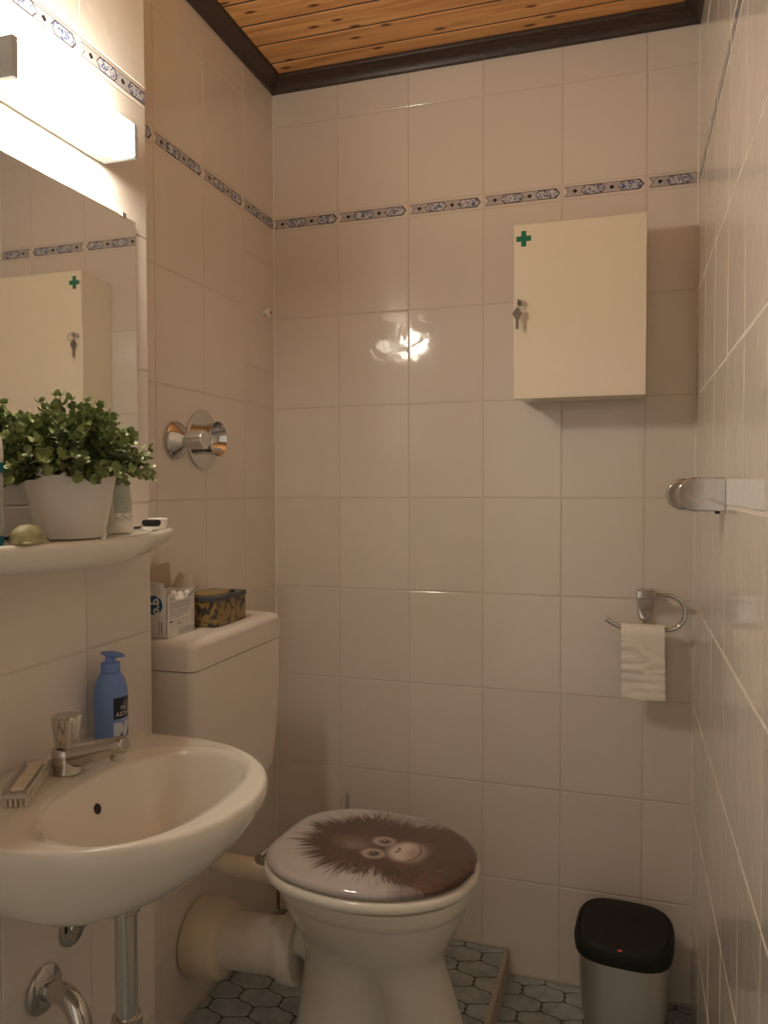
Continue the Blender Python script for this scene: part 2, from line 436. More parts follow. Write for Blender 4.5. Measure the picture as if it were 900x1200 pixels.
# ceiling boards
mb = MB(); y = 0.; k = 0
while y > YB:
    mb.tid = random.random(); mb.box((XL-.02, y-.0840, ZC), (XR+.02, y-.0022, ZC+.02), .0030, 1, 0); y -= .0862; k += 1
mb.box((XL-.05, YB-.05, ZC+.0022), (XR+.05, .05, ZC+.05), mi=1)
struct('ceiling', mb, ['pine', 'dark'], label='orange pine board ceiling with dark knots', cat='ceiling')
# dark cove trim
def cove(name, a, b, inward, label):
    a = Vector(a); b = Vector(b); w = Vector(inward)
    prof = [(0, 0), (.006, 0), (.010, .004), (.012, .010), (.020, .018), (.028, .024), (.032, .028), (.037, .030), (.040, .036), (.040, .042), (0, .042)]
    mb = MB(); mb.loft([[p + w*s*.9 + Vector((0, 0, (z - .0395)*.95)) for s, z in prof] for p in (a, b)])
    struct(name, mb, 'dark_wood', label=label, cat='trim')
cove('trim_1', (XL, -.0035, ZC), (XR, -.0035, ZC), (0, -1, 0), 'dark brown ceiling trim along the back wall')
cove('trim_2', (XL+.0035, 0, ZC), (XL+.0035, YE, ZC), (1, 0, 0), 'dark brown ceiling trim above the recessed wall')
cove('trim_3', (XR-.0035, 0, ZC), (XR-.0035, YB, ZC), (-1, 0, 0), 'dark brown ceiling trim above the right wall')
cove('trim_4', (X1+.0005, YE, ZC), (X1+.0005, YB, ZC), (1, 0, 0), 'dark brown ceiling trim above the near left wall')
# floor and the raised step
mb = MB(); mb.box((XL-.05, YB-.95, -.05), (XR+.05, .05, 0))
struct('floor', mb, 'lantern', label='lower floor of blue-grey lantern tiles', cat='floor')
mb = MB(); mb.box((XL, YB, 0.0005), (PX-.006, 0, PLAT-.0004))
struct('floor_platform', mb, 'lantern', label='raised floor of blue-grey lantern tiles under the toilet', cat='floor')
mb = MB(); mb.box((PX-.013, YB, PLAT-.004), (PX, -.004, PLAT+.0012), .001); mb.box((PX-.006, YB, .0005), (PX, -.004, PLAT-.002), .0006, mi=1)
struct('trim_5', mb, ['alu', 'skirt'], label='metal edge profile of the raised floor', cat='trim')
mb = MB(); mb.box((PX, -.008, 0), (XR, -.002, .006), .002)
mb.box((XL+.002, -.008, PLAT), (PX, -.002, PLAT+.005), .002); mb.box((XL+.002, YE, PLAT), (XL+.009, -.004, PLAT+.006), .002)
struct('trim_6', mb, 'skirt', label='sealant line where wall meets floor', cat='trim')

mb = MB()
for x, sg in ((XL+.0022, 1), (XR-.0022, -1)): mb.loft([[Vector((x, -.0022, z)), Vector((x+sg*.004, -.0022, z)), Vector((x+sg*.0012, -.0034, z)), Vector((x, -.0062, z))] for z in (.07, ZC-.04)])
struct('trim_7', mb, 'groutr', label='pale sealant lines in the vertical wall corners', cat='trim')
# ------------------------------------------------------------------ lamp
t = thing('wall_lamp', (X1, -.99, 1.872), 'glowing white box lamp with grey end caps above the mirror', 'lamp')
zb, zt, xf = 1.843, 1.900, -.048
mb = MB(); mb.box((X1, -1.1215, zb), (X1+.0305, -.8575, zt), .001); build('base', mb, 'white', t)
mb = MB(); mb.box((X1+.0308, -1.1215, zb+.001), (xf, -.8575, zt-.001), .002); build('diffuser', mb, 'glow', t)
for y0, y1 in ((-1.1325, -1.122), (-.857, -.847)):
    mb = MB(); mb.box((X1, y0, zb), (xf+.001, y1, zt), .0015); build('end_cap', mb, 'cap', t)

# ------------------------------------------------------------------ mirror
t = thing('mirror', (X1, -1.06, 1.352), 'frameless rectangular wall mirror between lamp and shelf', 'mirror')
mb = MB(); mb.box((X1+.001, -1.362, 1.352), (X1+.0055, -.763, 1.770), .0006); build('glass', mb, 'mirror', t)
for y in (-.80, -1.32):
    mb = MB(); mb.box((X1+.001, y-.006, 1.766), (X1+.0085, y+.006, 1.775), .001); build('clip', mb, 'chrome', t)

# ------------------------------------------------------------------ ceramic shelf
def ring_shelf(ins, z, yc=-1.060, hw=.325, D=.170):
    top = []
    pts = [(-hw, 0.), (-hw, .045), (-hw+.010, .068), (-hw+.05, .092), (-hw*.6, .124), (-hw*.28, .158), (0, .170)]
    pts = pts + [(-a, b) for a, b in pts[-2::-1]]
    cm = catmull([(a, b, 0) for a, b in pts], 6)
    for p in cm:
        a = p.x * (1 - ins/hw); b = max(0, p.y - ins) if p.y > .001 else 0
        top.append(Vector((X1 + b, yc + a, 1.2055 + z*(1 if z > -.005 else 1 - .38*(a/hw)**2))))
    return top
mb = MB()
mb.loft([ring_shelf(.060, -.045), ring_shelf(.024, -.042), ring_shelf(.012, -.036), ring_shelf(.004, -.026), ring_shelf(0, -.012), ring_shelf(.001, -.004), ring_shelf(.005, -.0005), ring_shelf(.010, -.0010), ring_shelf(.014, -.0025), ring_shelf(.02, -.0035)])
SH = tag(build('wall_shelf', mb, 'porcelain', None, 60, loc=(X1, -1.045, 1.15)), 'white ceramic shelf with curved front under the mirror', 'shelf')
SZ = 1.2024

# ------------------------------------------------------------------ potted plant
px, py = -.038, -1.040
t = thing('potted_plant', (px, py, SZ), 'bushy green potted plant on the ceramic shelf', 'plant')
mb = MB(); mb.lathe([(.040, 0), (.046, .001), (.048, .004), (.0665, .099), (.0685, .102), (.0685, .107), (.0655, .107), (.0635, .104), (.060, .094), (.0, .094)], (px, py, SZ), n=56, cap0=True, cap1=False); build('pot', mb, 'pot', t)
mb = MB(); mb.lathe([(.0, .097), (.061, .095)], (px, py, SZ), n=32, cap0=False, cap1=False); build('soil', mb, 'soil', t)
stems = MB(); leaves = MB(); lcols = []
rnd = random.Random(11)
def leaf(mbx, c, d, nrm, L, col):
    d = d.normalized(); s = d.cross(nrm).normalized(); nn = s.cross(d).normalized()
    pr = [(0, .08), (.15, .32), (.4, .5), (.65, .48), (.87, .30), (1, .0)]
    V = []; 
    for a, w in pr:
        bend = nn*(.18*L*math.sin(a*PI))*-1 + nn*(.25*L*a*a)
        V += [c + d*a*L + s*w*L*.92 + bend + nn*.10*L*(w*2), c + d*a*L + bend, c + d*a*L - s*w*L*.92 + bend + nn*.10*L*(w*2)]
    F = []
    for i in range(len(pr)-1):
        b = i*3; F += [[b, b+1, b+4, b+3], [b+1, b+2, b+5, b+4]]
    mbx.add(V, F); lcols.extend([col]*len(F))
for i in range(150):
    az = rnd.uniform(0, 2*PI); el = rnd.uniform(0, 1)**.75
    tilt = el*1.38
    L = rnd.uniform(.088, .116) * (1 - .24*el)
    if rnd.random() < .08: L *= 1.13
    d0 = Vector((math.cos(az)*math.sin(tilt), math.sin(az)*math.sin(tilt)*1.1, math.cos(tilt)*1.0)).normalized()
    base = Vector((px, py, SZ+.096)) + Vector((math.cos(az)*.032*el, math.sin(az)*.04*el, 0))
    pts = []
    for k in range(9):
        s_ = k/8; p = base + d0*L*s_*1.08 + Vector((0, 0, (-.024*s_*s_*el - .002)))
        p += Vector((math.sin(s_*3+i)*.003, math.cos(s_*4+i)*.003, 0))
        if p.x < X1 + .012: p.x = X1 + .012 + (p.x - X1)*.05
        pts.append(p)
    stems.tube(pts, .0007, 5)
    for k in range(2, 9):
        p = pts[k]; tdir = (pts[k] - pts[k-1]).normalized()
        a0 = rnd.uniform(0, PI)
        for q in range(2 if k < 8 else 3):
            a = a0 + q*PI*(1 if k < 8 else .667) + (k % 2)*PI/2
            side = tdir.orthogonal().normalized(); side = Matrix.Rotation(a, 3, tdir) @ side
            dd = side*.8 + tdir*.55 + Vector((0, 0, .1)); size = rnd.uniform(.0105, .0170) * (1 if k < 8 else .8)
            tip = k >= 7
            g = rnd.random()
            dark = Vector((.040, .070, .026)); light = Vector((.42, .50, .19))
            c = dark.lerp(light, min(1, (.14 + .45*g*g) + (.42*rnd.random() if tip else 0)))
            if (p + dd.normalized()*size).x < X1+.008: continue
            leaf(leaves, p, dd, (tdir*.9 + Vector((0, 0, .5))), size, (c.x, c.y, c.z, 1))
build('stems', stems, 'stem', t)
fo = build('foliage', leaves, 'leaf', t, smooth=80, weld=False)
ca = fo.data.color_attributes.new('col', 'FLOAT_COLOR', 'CORNER')
arr = []
for poly, cc in zip(fo.data.polygons, lcols): arr += list(cc)*poly.loop_total
ca.data.foreach_set('color', arr)

# ------------------------------------------------------------------ other things on the shelf
# turtle-like stone
tx, ty = .013, -1.186
t = thing('turtle_figurine', (tx, ty, SZ+.0015), 'pale green stone turtle figurine on the shelf left of the plant pot', 'figurine')
mb = MB()
b = bmesh.new(); bmesh.ops.create_uvsphere(b, u_segments=28, v_segments=16, radius=1)
for v in b.verts:
    p = v.co; z = (p.z**.8)*.0235 if p.z > 0 else p.z*.004
    w = 1 + .04*math.sin(p.x*9)*math.cos(p.y*8)
    v.co = Vector((tx + p.x*.018, ty + p.y*.026, SZ+.0045 + z*w))
b.verts.index_update(); mb.bm(b); build('shell', mb, 'stone', t)
mb = MB(); mb.sphere((tx-.008, ty+.034, SZ+.0075), .008, (.9, 1.1, .75)); build('head', mb, 'stone', t)
for dy in (-.014, .016):
    mb = MB(); mb.sphere((tx+.013, ty+dy*1.1, SZ+.0040), .006, (.8, 1.4, .42)); build('flipper', mb, 'stone', t)
# hand cream tube standing on its cap
cx, cy = -.049, -.908
t = thing('cream_tube', (cx, cy, SZ), 'white tube with sage green label standing right of the plant pot', 'tube')
def tube_ring(z, w, th, n=40): return [Vector((cx + math.cos(2*PI*j/n)*th*abs(math.cos(2*PI*j/n))**-.0, cy + math.sin(2*PI*j/n)*w, SZ+z)) for j in range(n)]
mb = MB(); mb.loft([tube_ring(.0005, .0255, .0185), tube_ring(.002, .0265, .019), tube_ring(.0195, .0265, .019), tube_ring(.0205, .0262, .0185)]); build('cap', mb, 'tube', t)
mb = MB(); mb.loft([tube_ring(.0208, .0258, .0182), tube_ring(.05, .0262, .0165), tube_ring(.09, .027, .010), tube_ring(.128, .0275, .003), tube_ring(.140, .0275, .0012)]); build('body', mb, 'tube', t)
def tube_surf(a, z, off=.0004):
    th = float(np.interp(z, [.0208, .05, .09, .128, .14], [.0182, .0165, .010, .003, .0012])); w = float(np.interp(z, [.0208, .05, .09, .128], [.0258, .0262, .027, .0275]))
    return Vector((cx + math.cos(a)*(th+off), cy + math.sin(a)*(w+off), SZ+z))
mb = MB()
def tpatch(a0, a1, z0, z1, n=14, m=8, off=.0004, mi=0):
    V = [tube_surf(a0+(a1-a0)*i/n, z0+(z1-z0)*j/m, off) for j in range(m+1) for i in range(n+1)]
    F = [[j*(n+1)+i, j*(n+1)+i+1, (j+1)*(n+1)+i+1, (j+1)*(n+1)+i] for j in range(m) for i in range(n)]
    mb.add(V, F, mi)
tpatch(-1.15, .55, .034, .128)
for z in (.105, .095, .090, .080): tpatch(-.95, -.15, z, z+.0011, 8, 1, .0009, 1)
tpatch(-.35, -.05, .042, .043, 5, 1, .0009, 1)
for q, (zz, am) in enumerate(((.024, .0022), (.028, .0026))):
    V = []; F = []
    for i in range(33):
        a = -1.2 + 1.9*i/32; z = zz + am*math.sin(i*.55+q)
        V += [tube_surf(a, z, .0008), tube_surf(a, z+.0009, .0008)]
        if i: F.append([2*i-2, 2*i-1, 2*i+1, 2*i])
    mb.add(V, F, 1)
for q in range(5):
    V = []; F = []
    for i in range(13):
        a = .45 + .12*q*.5 + .5*i/12; z = .030 + .026*(1-i/12)**1.6 + .006*q
        V += [tube_surf(a, z, .0008), tube_surf(a, z+.0009, .0008)]
        if i: F.append([2*i-2, 2*i-1, 2*i+1, 2*i])
    mb.add(V, F, 1)
V = []; F = []
for i in range(25):
    th = 2*PI*i/24; r = .0055*(1 - .28*math.sin(th)); 
    xx = math.cos(th)*.0045*(1-.35*max(0, math.sin(th))*1.6 if math.sin(th) > 0 else 1); zz = .058 + math.sin(th)*.0065
    for off in (0, .16): V.append(tube_surf(-.62 + (xx*(1-off))/.02, .058 + (zz-.058)*(1-off), .0009))
    if i: F.append([2*i-2, 2*i-1, 2*i+1, 2*i])
mb.add(V, F, 1)
build('label', mb, ['tubelabel', 'ink'], t, weld=False)
# small round boxes
dx, dy = -.062, -.778
t = thing('small_jar', (dx, dy, SZ+.001), 'small flat white round jar on the right end of the shelf', 'jar')
mb = MB(); mb.lathe([(.015, 0), (.0165, .002), (.0165, .008)], (dx, dy, SZ+.001), n=36); build('base', mb, 'white', t)
mb = MB(); mb.lathe([(.0172, .0082), (.0178, .009), (.0178, .0175), (.016, .0195), (.0, .0198)], (dx, dy, SZ+.001), n=36, cap1=False); build('lid', mb, 'white', t)
dx, dy = -.050, -.816
mb = MB(); mb.lathe([(.0130, 0.), (.0155, .002), (.0165, .006), (.0158, .0095), (.013, .0112), (0, .0115)], (dx, dy, SZ+.0078), n=32, cap1=False)
mb2 = MB(); mb2.lathe([(.0135, 0), (.0150, .0015), (.0155, .0072)], (dx, dy, SZ+.0004), n=28)
t = thing('small_tin', (dx, dy, SZ), 'tiny round tin with black lid beside the white jar', 'tin')
build('lid', mb, 'black', t); build('base', mb2, 'white', t)
# clear plastic scrap
mb = MB(); mb.torus((-.006, -.895, SZ+.0052), .008, .0016, (.2, .1, 1)); mb.tube([(-.006, -.887, SZ+.0052), (0.0, -.872, SZ+.0055), (-.004, -.862, SZ+.0052)], .0013, 8)
tag(build('elastic_ring', mb, 'clear', None, 60, loc=(-.006, -.895, SZ)), 'tiny clear loop lying on the shelf beside the cream tube', 'ring')
# spray bottle cut by the left edge of the photo
bx_, by_ = -.023, -1.219
t = thing('spray_bottle', (bx_, by_, SZ), 'grey bottle with teal band and white head at the left end of the shelf', 'bottle')
mb = MB(); mb.lathe([(.019, 0), (.0215, .002), (.0218, .012), (.0218, .014)], (bx_, by_, SZ), n=36); build('base', mb, 'teal', t)
mb = MB(); mb.lathe([(.0216, .0142), (.0216, .092), (.0212, .095)], (bx_, by_, SZ), n=36); build('body', mb, 'greyclear', t)
mb = MB(); mb.lathe([(.0219, .0952), (.0219, .108)], (bx_, by_, SZ), n=36); build('band', mb, 'teal', t)
mb = MB(); mb.lathe([(.0216, .1083), (.0225, .115), (.0215, .135), (.0165, .152), (.013, .160), (.013, .168)], (bx_, by_, SZ), n=36)
mb.box((bx_-.011, by_-.02, SZ+.168), (bx_+.011, by_+.014, SZ+.182), .004, 3); build('head', mb, 'white', t)

# ------------------------------------------------------------------ basin
SC = Vector((.075, -1.075)); SZT = .853
hp = [(X1, .200), (-.09, .209), (-.04, .216), (.03, .219), (.09, .214), (.15, .196), (.205, .160), (.245, .115), (.270, .058), (.279, 0.)]
pl = catmull([(a, b, 0) for a, b in hp], 8)
outl = [(p.x, SC.y - p.y) for p in pl][::-1]; outl = [(p.x, SC.y + p.y) for p in pl] + outl[1:]
def ray_r(theta):
    d = (math.cos(theta), math.sin(theta)); best = None
    P = outl + [outl[0]]
    for i in range(len(P)-1):
        ax, ay = P[i][0]-SC.x, P[i][1]-SC.y; bx, by = P[i+1][0]-SC.x, P[i+1][1]-SC.y
        den = d[0]*(by-ay) - d[1]*(bx-ax)
        if abs(den) < 1e-12: continue
        tt = (ax*(by-ay) - ay*(bx-ax))/den; uu = (ax*d[1] - ay*d[0])/den
        if tt > 0 and -1e-6 <= uu <= 1+1e-6: best = tt if best is None else min(best, tt)
    return best
NB = 120
# start angles hit the back corners exactly
OUT = [(SC.x + math.cos(a)*ray_r(a), SC.y + math.sin(a)*ray_r(a)) for a in [2*PI*i/NB for i in range(NB)]]
def s_ring(s, z, dx=0., keep=True):
    R = []
    for x, y in OUT:
        sy = s**.5 if s > .3 else s*1.8
        if keep and x < X1 + .002: R.append(Vector((X1, SC.y + (y-SC.y)*min(1, sy), z)))
        else: R.append(Vector((max(X1, SC.x + dx + (x-SC.x)*s), SC.y + (y-SC.y)*sy, z)))
    return R
IN_C = Vector((.124, -1.075))
def in_ring(s, z, dx=0.):
    R = []
    for i in range(NB):
        a = 2*PI*i/NB; n = 2.35
        c, q = math.cos(a), math.sin(a)
        rx = .110 if c > 0 else .124
        ex = abs(c)**(2/n)*(1 if c > 0 else -1); ey = abs(q)**(2/n)*(1 if q > 0 else -1)
        R.append(Vector((IN_C.x + dx + ex*rx*s, IN_C.y + ey*.177*s, z)))
    return R
def mix(A, B, t, z): return [Vector((a.x*(1-t)+b.x*t, a.y*(1-t)+b.y*t, z)) for a, b in zip(A, B)]
mb = MB()
o1 = s_ring(.955, SZT); i1 = in_ring(1.0, SZT)
rings = [s_ring(.11, .690), s_ring(.15, .692), s_ring(.20, .709), s_ring(.34, .717), s_ring(.48, .728), s_ring(.62, .745), s_ring(.76, .769), s_ring(.88, .796), s_ring(.955, .817), s_ring(.99, .829), s_ring(1.0, .838), s_ring(.998, .8445), s_ring(.990, .849), s_ring(.975, .852), o1,
         mix(o1, i1, .35, SZT-.0003), mix(o1, i1, .8, SZT-.001), i1, in_ring(.975, SZT-.0035), in_ring(.94, SZT-.011), in_ring(.88, SZT-.030, .0), in_ring(.78, SZT-.060, -.002), in_ring(.62, SZT-.086, -.006), in_ring(.42, SZT-.103, -.015), in_ring(.20, SZT-.111, -.03), in_ring(.08, SZT-.113, -.045)]
rings[17] = [Vector((p.x, p.y, SZT-.0015)) for p in rings[16]]
mb.loft(rings)
t = thing('wash_basin', (X1, SC.y, .66), 'white ceramic wash basin with rounded front on the near left wall', 'basin')
build('basin', mb, 'porcelain', t, 60)
mb = MB(); mb.lathe([(.021, 0), (.021, .002), (.017, .0025), (.010, .001), (.009, -.002)], (.083, -1.075, SZT-.113), n=30); build('drain', mb, 'chrome', t)
mb = MB(); mb.lathe([(.0, .0), (.0078, .0), (.0078, .001)], (.0210, -1.0649, .8068), Vector((.94, .0, .34)), n=24, cap0=False); build('overflow_hole', mb, 'dark', t)
mb = MB(); mb.torus((.0213, -1.0649, .8069), .0085, .0010, (.94, 0, .34)); build('overflow_rim', mb, 'porcelain', t)
mb = MB()
for y0 in (-1.276, ): mb.tube([(X1+.0035, -1.27, SZT+.0005), (X1+.0035, -1.15, SZT+.0005), (X1+.0035, -1.125, SZT+.0005)], .002, 8)
build('sealant', mb, 'dark', t)

# tap
fx, fy, fz = -.040, -1.055, SZT
t = thing('basin_tap', (fx, fy, fz), 'chrome pillar tap with faceted handle on the basin', 'tap')
mb = MB(); mb.lathe([(.0245, 0), (.0245, .002), (.0238, .004), (.0215, .026), (.0208, .032), (.019, .036), (.017, .0375)], (fx, fy, fz), n=40)
sp = [Vector((fx+.004, fy, fz+.0235)), Vector((fx+.022, fy+.001, fz+.028)), Vector((fx+.050, fy+.004, fz+.035)), Vector((fx+.080, fy+.006, fz+.0435)), Vector((fx+.096, fy+.007, fz+.048)), Vector((fx+.100, fy+.007, fz+.049))]
mb.tube(sp, [.0195, .0185, .0160, .0138, .0124, .009], 24, flat=.95)
build('body', mb, 'chrome2', t, 50)
mb = MB(); mb.lathe([(.0095, 0), (.0095, .012), (.008, .013)], (fx+.084, fy+.006, fz+.0245), Vector((.15, 0, 1)), n=24); build('aerator', mb, 'chrome', t)
mb = MB(); R = []
for z, r in ((.038, .0150), (.040, .0175), (.055, .0195), (.079, .0228), (.082, .0232), (.085, .0210)):
    R.append([Vector((fx + math.cos(a)*r*(1-.12*math.cos(2.5*a)**2), fy + math.sin(a)*r*(1-.12*math.cos(2.5*a)**2), fz+z)) for a in [2*PI*i/72 for i in range(72)]])
mb.loft(R); build('handle', mb, 'chrome', t, 28)

# soap bottle
bx, by, bz = -.079, -.897, SZT
t = thing('soap_dispenser', (bx, by, bz), 'blue pump soap bottle with black label on the far corner of the basin', 'bottle')
mb = MB(); mb.lathe([(.024, 0), (.0265, .0015), (.0275, .005), (.0275, .070), (.0272, .080), (.0255, .092), (.0215, .103), (.0165, .110), (.0150, .112)], (bx, by, bz), n=56); build('body', mb, 'bottle', t, 50)
mb = MB(); mb.lathe([(.0150, .1125), (.0160, .113), (.0160, .126), (.0150, .128), (.0085, .1285), (.0085, .138), (.0078, .139)], (bx, by, bz), n=40); build('collar', mb, 'bottle', t)
mb = MB()
R = []
d = Vector((.80, -.02, 0)).normalized(); w = Vector((-d.y, d.x, 0))
for k in range(13):
    s_ = k/12; x = -.0165 + .044*s_; r = .0125*math.sin(PI*(.06+.88*s_))**.55 * (1-.15*s_); h = .0048*math.sin(PI*(.08+.84*s_))**.6
    c = Vector((bx, by, bz+.1435 - .003*s_)) + d*x
    R.append([c + w*math.cos(2*PI*j/20)*r + Vector((0, 0, math.sin(2*PI*j/20)*h)) for j in range(20)])
mb.loft(R); build('pump_head', mb, 'bottle', t, 50)
def cyl(a, z, r=.0278): return Vector((bx + math.cos(a)*r, by + math.sin(a)*r, bz+z))
def cyl_patch(mb, a0, a1, z0, z1, r, mi):
    n = 24; V = [cyl(a0+(a1-a0)*i/n, z, r) for z in (z0, z1) for i in range(n+1)]
    mb.add(V, [[i, i+1, n+2+i, n+1+i] for i in range(n)], mi)
mb = MB(); A0, A1 = math.radians(-45), math.radians(58)
cyl_patch(mb, A0, A1, .036, .072, .0277, 0); cyl_patch(mb, A0, A1, .030, .036, .0277, 3); cyl_patch(mb, A0, A1, .005, .030, .0277, 1)
def ctext(mb, txt, size, ac, z, mi, bold=0., r=.0279):
    V, F = text_mesh(txt, size, bold); mb.add([cyl(ac + v.x/r, z + v.y, r) for v in V], F, mi)
am = (A0+A1)/2
ctext(mb, 'FELCE', .0095, am, .0535, 2); ctext(mb, 'AZZURRA', .0095, am, .0435, 2); ctext(mb, 'ORIGINAL', .0055, am, .0332, 2)
for k in range(12):
    a = am + math.radians(-15+2.8*k); cyl_patch(mb, a, a+.02, .059, .067-abs(k-5.5)*.0009, .02785, 4)
build('label', mb, ['labelblack', 'labeldark', 'labeltext', 'bottle', 'print_bg'], t, 60, weld=False)

# nail brush
nb0 = Vector((-.069, -1.082, SZT)); nb1 = Vector((-.013, -1.188, SZT))
ax = (nb1-nb0).normalized(); sd = Vector((-ax.y, ax.x, 0)); L = (nb1-nb0).length
t = thing('nail_brush', tuple((nb0+nb1)/2), 'clear plastic nail brush with pale bristles on the basin left of the tap', 'brush')
mb = MB()
def brush_ring(s_, z, wd, n=1): return [nb0 + ax*s_ + sd*(-wd) + Vector((0, 0, z)), nb0 + ax*s_ + sd*wd + Vector((0, 0, z))]
MT = Matrix.Translation((nb0+nb1)/2) @ Matrix(((ax.x, sd.x, 0, 0), (ax.y, sd.y, 0, 0), (0, 0, 1, 0), (0, 0, 0, 1)))
mb.box((-L/2, -.017, .011), (L/2, .017, .0165), .002, 2, mtx=MT)
mb.box((-L/2, -.0185, .0165), (L/2, -.0155, .0235), .001, 2, mtx=MT); mb.box((-L/2, .0155, .0165), (L/2, .0185, .0235), .001, 2, mtx=MT)
build('back', mb, 'clear', t)
mb = MB(); mb.box((-L/2+.004, -.009, .0166), (L/2-.012, .009, .0225), .004, 3, mtx=MT); build('grip', mb, 'bristle', t)
mb = MB()
for i in range(13):
    for j in range(5):
        a = -L/2 + .005 + i*(L-.01)/12; bq = -.013 + j*.0065
        c = MT @ Vector((a, bq, 0.0004)); c2 = MT @ Vector((a + .001*math.sin(i*3+j), bq*1.03, .0112))
        mb.tube([c, c2], [.0021, .0017], 7)
br = build('bristles', mb, 'bristle', t); br['kind'] = 'stuff'

# drain pipe, trap arm and rosettes under the basin
t = thing('drain_pipe', (.074, -1.073, .20), 'chrome upright drain pipe under the basin', 'pipe')
mb = MB(); mb.lathe([(.0158, .30), (.0158, .674)], (.074, -1.073, 0), n=40); build('pipe', mb, 'chrome', t)
mb = MB(); mb.lathe([(.0175, .666), (.0205, .668), (.0205, .679), (.0185, .682), (.0185, .6925)], (.074, -1.073, 0), n=40); build('top_nut', mb, 'chrome2', t)
mb = MB(); mb.lathe([(.0175, .496), (.0215, .498), (.0222, .506), (.0215, .514), (.0175, .516)], (.074, -1.073, 0), n=40); build('slip_nut', mb, 'chrome2', t)
mb = MB(); mb.lathe([(.024, .20), (.029, .215), (.029, .285), (.022, .30), (.017, .302)], (.074, -1.073, 0), n=40); build('trap_cup', mb, 'chrome', t)
t = thing('waste_elbow', (X1, -1.026, .484), 'chrome elbow pipe with round wall flange at lower left', 'pipe')
wy, wz = -1.024, .485
mb = MB(); mb.lathe([(.037, .001), (.037, .004), (.034, .008), (.022, .012), (.0185, .014)], (X1, wy, wz), (1, 0, 0), n=44); build('wall_flange', mb, 'chrome', t)
mb = MB(); path = [(X1+.004, wy, wz), (X1+.038, wy, wz)] + [(X1+.038+.045*math.sin(a), wy-.012*math.sin(a), wz-.045*(1-math.cos(a))) for a in [PI/2*k/10 for k in range(1, 11)]] + [(X1+.083, wy-.012, wz-.12)]
mb.tube(path, .0165, 28); build('elbow', mb, 'chrome', t)
mb = MB(); mb.lathe([(.0185, 0), (.021, .001), (.021, .014), (.018, .016)], (X1+.083, wy-.012, wz-.085), n=30); build('coupling', mb, 'chrome2', t)
t = thing('water_rosette', (X1, -.956, .553), 'grey metal wall rosette half hidden under the basin', 'rosette')
mb = MB(); mb.lathe([(.031, .001), (.031, .003), (.028, .005), (.012, .007), (.011, .009)], (X1, -.954, .548), (1, 0, 0), n=40); build('disc', mb, 'chrome2', t)
mb = MB(); mb.lathe([(.008, .009), (.008, .022), (.006, .026)], (X1, -.952, .556), (1, 0, 0), n=20); build('bolt', mb, 'chrome2', t)
mb = MB(); mb.box((X1+.0052, -.978, .548), (X1+.0075, -.974, .560), .0006); build('slot', mb, 'dark', t)
mb = MB(); mb.lathe([(.004, 0), (.009, .0), (.009, .012), (.0055, .013), (.0055, .04)], (X1+.012, -.925, .572), (.5, .0, .85), n=6)
tag(build('hose_nut', mb, 'brass', None, 30, loc=(X1+.01, -.925, .572)), 'small brass nut just under the basin beside the drain pipe', 'nut')

# ------------------------------------------------------------------ cistern
cy0, cy1, cxf = -.683, -.276, -.048
t = thing('cistern', (XL, -.49, .60), 'white plastic toilet cistern on the recessed left wall', 'cistern')
def crect(x0, x1, y0, y1, r, z, n=8, rb=.003):
    P = []
    for (cx_, cy_, a0, rr) in ((x1-r, y1-r, 0, r), (x0+rb, y1-rb, PI/2, rb), (x0+rb, y0+rb, PI, rb), (x1-r, y0+r, 1.5*PI, r)):
        for k in range(n+1):
            a = a0 + PI/2*k/n; P.append(Vector((cx_ + rr*math.cos(a), cy_ + rr*math.sin(a), z)))
    return P
XW = XL + .0035
mb = MB()
mb.loft([crect(XW, cxf-.035, cy0+.045, cy1-.045, .03, .588), crect(XW, cxf-.016, cy0+.03, cy1-.03, .03, .594), crect(XW, cxf-.008, cy0+.02, cy1-.02, .03, .612), crect(XW, cxf-.004, cy0+.012, cy1-.012, .03, .66), crect(XW, cxf-.002, cy0+.004, cy1-.002, .018, .80), crect(XW, cxf-.002, cy0+.002, cy1-.001, .018, .913)])
build('tank', mb, 'plastic', t, 50)
mb = MB()
mb.loft([crect(XW, cxf, cy0, cy1, .018, .9155), crect(XW, cxf+.0005, cy0-.0005, cy1+.0005, .018, .918), crect(XW, cxf, cy0, cy1, .018, .958), crect(XW, cxf-.001, cy0+.001, cy1-.001, .018, .9635), crect(XW, cxf-.004, cy0+.004, cy1-.004, .017, .9690), crect(XW, cxf-.009, cy0+.009, cy1-.009, .016, .9730), crect(XW, cxf-.016, cy0+.016, cy1-.016, .015, .9752), crect(XW, cxf-.024, cy0+.024, cy1-.024, .014, .9755)])
build('lid', mb, 'plastic', t, 60)
mb = MB(); mb.lathe([(.0095, 0), (.0095, .0015), (.0085, .0025)], (-.128, cy0+.003, .887), (0, -1, 0), n=30); build('screw_cap', mb, 'plastic', t)
CZ = .9757

# carton of tampons
kx0, kx1, ky0, ky1 = -.174, -.117, -.668, -.564; kh = .090
t = thing('open_carton', ((kx0+kx1)/2, (ky0+ky1)/2, CZ), 'open white cardboard box with blue round logo on the cistern', 'box')
mb = MB(); w_ = .0008
mb.box((kx0, ky0, CZ), (kx1, ky1, CZ+w_)); mb.box((kx0, ky0, CZ), (kx0+w_, ky1, CZ+kh)); mb.box((kx0, ky0, CZ), (kx1, ky0+w_, CZ+kh)); mb.box((kx0, ky1-w_, CZ), (kx1, ky1, CZ+kh))
